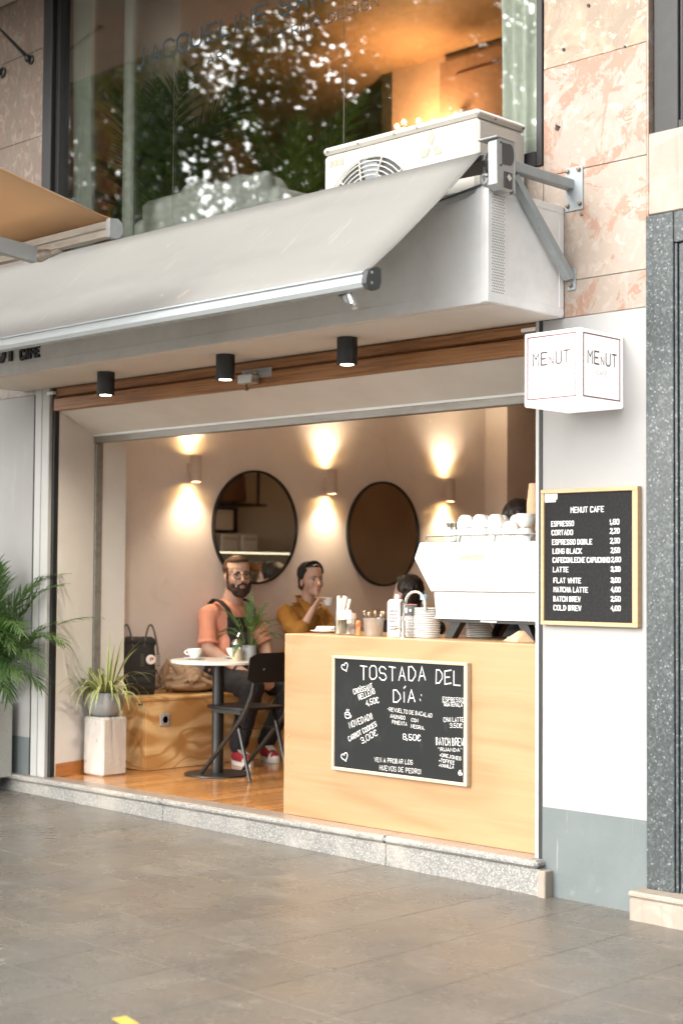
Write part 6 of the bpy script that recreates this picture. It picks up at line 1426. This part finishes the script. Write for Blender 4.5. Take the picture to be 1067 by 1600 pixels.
# ---------------------------------------------------------------- woman with cup
WOM = thing('person', (-3.86, 2.33, FZ), 'woman in mustard shirt and black headband raising a white cup to her lips', 'person')
HW = Head((-3.865, 2.335, 1.372), R(-14), R(1), R(0), 1.03)
K = dict(hipR=V(-3.89, 2.24, .70), hipL=V(-3.89, 2.42, .70), belly=V(-3.925, 2.32, .87), chest=V(-3.925, 2.31, 1.045), shR=V(-3.925, 2.145, 1.120), shL=V(-3.925, 2.485, 1.120), neck=V(-3.915, 2.325, 1.185),
         elR=V(-3.735, 2.085, .975), elL=V(-3.80, 2.545, .90), wrR=V(-3.675, 2.165, 1.170), wrL=V(-3.56, 2.42, .90), knR=V(-3.46, 2.19, .645), knL=V(-3.46, 2.47, .645), anR=V(-3.50, 2.16, .245), anL=V(-3.52, 2.44, .245), toR=V(-3.36, 2.13, .185), toL=V(-3.38, 2.42, .185))
CUPC = V(-3.625, 2.268, 1.222)
b = MB(); torso(b, K, -.018, 0); limbs(b, K, -.006); HW.skull(b, False); b.cap(HW.p(-.022, 0, -.05), .048, K['neck'] + V(-.005, 0, -.05), .052)
hd_ = (CUPC + V(-.03, -.03, 0) - K['wrR']).normalized(); hand(b, K['wrR'], hd_ * .8 + V(0, 0, .35), V(.75, .5, -.1), .62, .86, -1); hand(b, K['wrL'], V(.8, -.4, -.1), V(0, 0, -1), .25, .9, 1)
solid(b, 'body', SKIN_F, WOM, .0055, 3); HW.face(WOM, EYE_I, HAIR_D, .002)
b = MB(); HW.ell(b, (-.036, 0, .052), (.094, .085, .085)); HW.ell(b, (-.06, 0, -.005), (.055, .072, .065)); HW.ell(b, (-.105, 0, -.035), (.040, .045, .040)); HW.ell(b, (-.012, 0, .093), (.080, .066, .034))
for y in (-1, 1): b.cap(HW.p(.030, .064 * y, .072), .012, HW.p(-.004, .078 * y, .012), .012, 8)
solid(b, 'hair', HAIR_D, WOM, .0045, 3, .004, .02)
b = MB(); hb = [HW.p(.004 + .016 * math.sin(t), .0835 * math.cos(t), .030 + .097 * math.sin(t)) for t in [.12 + (math.pi - .24) * k / 16 for k in range(17)]]
b.strip(hb, HW.m @ V(.85, 0, .4), [.050] * 17); o = b.build('headband', BLACK, WOM, smooth=True, angle=180); so = o.modifiers.new('thick', 'SOLIDIFY'); so.thickness = .008; so.offset = 0
b = MB(); torso(b, K, .004, 0); b.cap(K['shR'], .076, K['elR'], .074); b.cap(K['shL'], .076, K['elL'], .07); b.cap(K['elR'], .072, K['elR'].lerp(K['wrR'], .22), .066); b.cap(K['elL'], .07, K['elL'].lerp(K['wrL'], .7), .05)
b.tube([K['elR'].lerp(K['wrR'], .12), K['elR'].lerp(K['wrR'], .34)], [.062, .068], 14); b.ell(K['belly'] + V(.01, 0, -.06), (.16, .20, .14))
solid(b, 'shirt', MUSTARD, WOM, .007, 3, .032, .09)
b = MB()
for sg in (-1, 1):
    b.add([V(-3.80, 2.325 + sg * .005, 1.135), V(-3.815, 2.325 + sg * .055, 1.205), V(-3.865, 2.325 + sg * .085, 1.235), V(-3.845, 2.325 + sg * .105, 1.185), V(-3.785, 2.325 + sg * .070, 1.095)], [(0, 1, 2, 3, 4)])
    b.add([V(-3.865, 2.325 + sg * .085, 1.235), V(-3.945, 2.325 + sg * .080, 1.262), V(-3.985, 2.325, 1.262), V(-4.0, 2.325, 1.21), V(-3.96, 2.325 + sg * .11, 1.205), V(-3.845, 2.325 + sg * .105, 1.185)], [(0, 1, 2, 3, 4, 5)])
o = b.build('collar', MUSTARD, WOM); so = o.modifiers.new('thick', 'SOLIDIFY'); so.thickness = .008
b = MB(); b.cap(K['hipR'], .122, K['hipL'], .122)
for s in 'RL': b.cap(K['hip' + s], .108, K['kn' + s], .078); b.cap(K['kn' + s], .074, K['an' + s] + V(0, 0, .03), .058)
solid(b, 'trousers', NAVY, WOM, .007, 3, .018, .07)
shoe(WOM, K['anR'], K['toR'], BLACK, SHOE_W); shoe(WOM, K['anL'], K['toL'], BLACK, SHOE_W)
HC = thing('held_cup', CUPC, 'white coffee cup held in the hand of the woman', 'cup')
b = MB(); b.lathe([(.020, -.03), (.022, -.028), (.036, -.005), (.043, .020), (.044, .028), (.0415, .028), (.034, -.004), (.001, -.022)], CUPC, 28); b.build('cup_body', CERAMIC, HC, smooth=True)
b = MB(); b.tube([CUPC + V(-.025 - .012 * math.sin(math.pi * k / 8), -.036 - .022 * math.sin(math.pi * k / 8), .020 - .034 * k / 8) for k in range(9)], .004, 7); b.build('handle', CERAMIC, HC, smooth=True)

# ---------------------------------------------------------------- dark haired guest seen from behind, and the standing barista
def simple_person(base, headc, yaw, seated, label, shirt, hair_k):
    t = thing('person', base, label, 'person'); H = Head(headc, yaw, 0, 0, .98); c = V(*headc); rz = rotz(yaw)
    def q(x, y, z): return rz @ V(x, y, 0) + V(c.x, c.y, z)
    zs = c.z - .235
    P = dict(neck=q(-.04, 0, zs + .055), shR=q(-.04, -.18, zs - .01), shL=q(-.04, .18, zs - .01), chest=q(-.04, 0, zs - .09), belly=q(-.03, 0, zs - .29), hipR=q(-.02, -.095, zs - .47), hipL=q(-.02, .095, zs - .47))
    if seated:
        P.update(elR=q(.08, -.24, zs - .26), elL=q(.08, .24, zs - .26), wrR=q(.30, -.14, zs - .24), wrL=q(.30, .14, zs - .24), knR=q(.40, -.12, zs - .50), knL=q(.40, .12, zs - .50), anR=q(.37, -.12, FZ + .09), anL=q(.37, .12, FZ + .09), toR=q(.50, -.13, FZ + .03), toL=q(.50, .13, FZ + .03))
    else:
        P.update(elR=q(-.02, -.25, zs - .29), elL=q(-.02, .25, zs - .29), wrR=q(.18, -.16, zs - .42), wrL=q(.18, .16, zs - .42), knR=q(0, -.10, zs - .90), knL=q(0, .10, zs - .90), anR=q(-.02, -.10, FZ + .09), anL=q(-.02, .10, FZ + .09), toR=q(.11, -.12, FZ + .03), toL=q(.11, .12, FZ + .03))
    b = MB(); torso(b, P, -.01, 0)
    limbs(b, P, -.003); H.skull(b, False); b.cap(H.p(-.022, 0, -.05), .052, P['neck'], .056)
    for s, sg in (('R', -1), ('L', 1)): hand(b, P['wr' + s], rz @ V(.9, -sg * .3, -.2), V(0, 0, -1), .4, .95, sg)
    solid(b, 'body', SKIN_F, t, .0075, 3); H.face(t)
    b = MB(); H.ell(b, (-.035, 0, .05), (.10, .092, .092)); H.ell(b, (-.06, 0, -.02), (.062, .085, .075)); H.ell(b, (-.06, 0, -.09), (.05, .075 * hair_k, .06 * hair_k)); H.ell(b, (.0, 0, .098), (.08, .07, .036))
    tufts(b, H, 70, 3, ((1.2, 5.0), (-.4, 1.4), ((-.035, 0, .04), (.097, .088, .09), (-.2, .2, -.6))), .03, .010); solid(b, 'hair', HAIR_D, t, .006, 2, .008, .025)
    b = MB(); torso(b, P, .006, 0)
    for s in 'RL': b.cap(P['sh' + s], .076, P['el' + s], .064)
    solid(b, 'shirt', shirt, t, .009, 3, .02, .07)
    b = MB(); b.cap(P['hipR'], .125, P['hipL'], .125)
    for s in 'RL': b.cap(P['hip' + s], .112, P['kn' + s], .080); b.cap(P['kn' + s], .078, P['an' + s], .058)
    solid(b, 'trousers', NAVY, t, .009, 3, .02, .07)
    shoe(t, P['anR'], P['toR'], BLACK, SHOE_W); shoe(t, P['anL'], P['toL'], BLACK, SHOE_W)
    return t
simple_person((-2.97, 2.36, FZ), (-2.955, 2.355, 1.285), math.pi, True, 'dark haired guest seen from behind above the tap and stacked lids', DUNG, 1.)
simple_person((-1.10, 1.22, FZ), (-1.10, 1.22, 1.700), R(115), False, 'standing barista whose dark hair shows above the cups on the machine', DUNG, .8)

# ================================================================== TREES ACROSS THE STREET (seen in the glass)
def leaf_cloud(mb, c, r, n, rnd, size, clump=1.1):
    cs = []
    for k in range(max(6, int(n / 60))):
        d = V(rnd.gauss(0, 1), rnd.gauss(0, 1), rnd.gauss(0, 1)).normalized() * rnd.random() ** .4
        cs.append(c + V(d.x * r[0], d.y * r[1], d.z * r[2]))
    for k in range(n):
        q = cs[k % len(cs)] + V(rnd.gauss(0, 1), rnd.gauss(0, 1), rnd.gauss(0, .8)) * clump * .45
        a_ = V(rnd.gauss(0, 1), rnd.gauss(0, 1), rnd.gauss(0, .6)).normalized(); b_ = a_.cross(V(rnd.gauss(0, 1), rnd.gauss(0, 1), rnd.gauss(0, 1))).normalized(); s = size * rnd.uniform(.6, 1.3)
        mb.add([q - a_ * s, q + b_ * s * .55, q + a_ * s, q - b_ * s * .55], [(0, 1, 2, 3)])
def street_tree(x, y, h, r, n, seed, label):
    t = thing('street_tree', (x, y, -.16), label, 'tree', 'street trees across the road'); rnd = random.Random(seed)
    b = MB(); b.tube([V(x, y, -.2), V(x + .05, y, 1.6), V(x - .05, y + .05, 3.4), V(x, y, h * .6)], [.24, .19, .16, .08], 10); b.build('trunk', BARK, t, smooth=True)
    b = MB()
    for k in range(8):
        a_ = k * 2.4; q = V(x + r * .8 * math.cos(a_), y + r * .8 * math.sin(a_), h * rnd.uniform(.55, .95)); b.tube([V(x, y, rnd.uniform(2.6, h * .55)), (V(x, y, h * .5) + q) / 2 + V(0, 0, .3), q], [.09, .05, .015], 6)
    b.build('limbs', BARK, t, smooth=True)
    b = MB(); leaf_cloud(b, V(x, y, h * .68), (r, r, h * .36), n, rnd, .10, .8); b.build('crown', LEAF_TREE, t)
TL = ['street tree across the road with a broad airy crown, seen in the window reflection', 'street tree across the road left of the broad one, seen in the glass', 'street tree across the road at the far left of the reflection', 'street tree across the road behind the photographer, nearest the granite pilaster']
street_tree(-16.0, -14.0, 13.5, 4.0, 26000, 1, TL[0]); street_tree(-24.5, -14.5, 13.0, 3.2, 4500, 2, TL[1]); street_tree(-9.6, -13.6, 13.5, 4.2, 30000, 5, TL[3]); 
CYT = thing('added_cypress', (-21.45, -14, -.16), 'narrow dark tree added across the road to block sky in the window reflection', 'tree'); rnd = random.Random(17)  # added tree, keeps bright sky out of one strip of the pane
b = MB(); b.tube([V(-21.45, -14, -.2), V(-21.45, -14, 15)], [.16, .02], 8); b.build('trunk', BARK, CYT)
b = MB()
for k in range(9000):
    z = .8 + 16 * rnd.random(); rr = 1.25 * min(1, (z - .5) / 1.5) * min(1, (17.2 - z) / 5) ** .7; a_ = rnd.uniform(0, 6.283); q = rr * rnd.random() ** .35
    p = V(-21.45 + q * math.cos(a_), -14 + q * math.sin(a_), z); u = V(rnd.gauss(0, .4), rnd.gauss(0, .4), 1).normalized(); w = u.cross(V(rnd.gauss(0, 1), rnd.gauss(0, 1), 0)).normalized()
    b.add([p - u * .2, p + w * .07, p + u * .2, p - w * .07], [(0, 1, 2, 3)])
b.build('crown', LEAF_BLOCKER, CYT)

for o in bpy.data.objects:
    if '_base' in o: del o['_base']
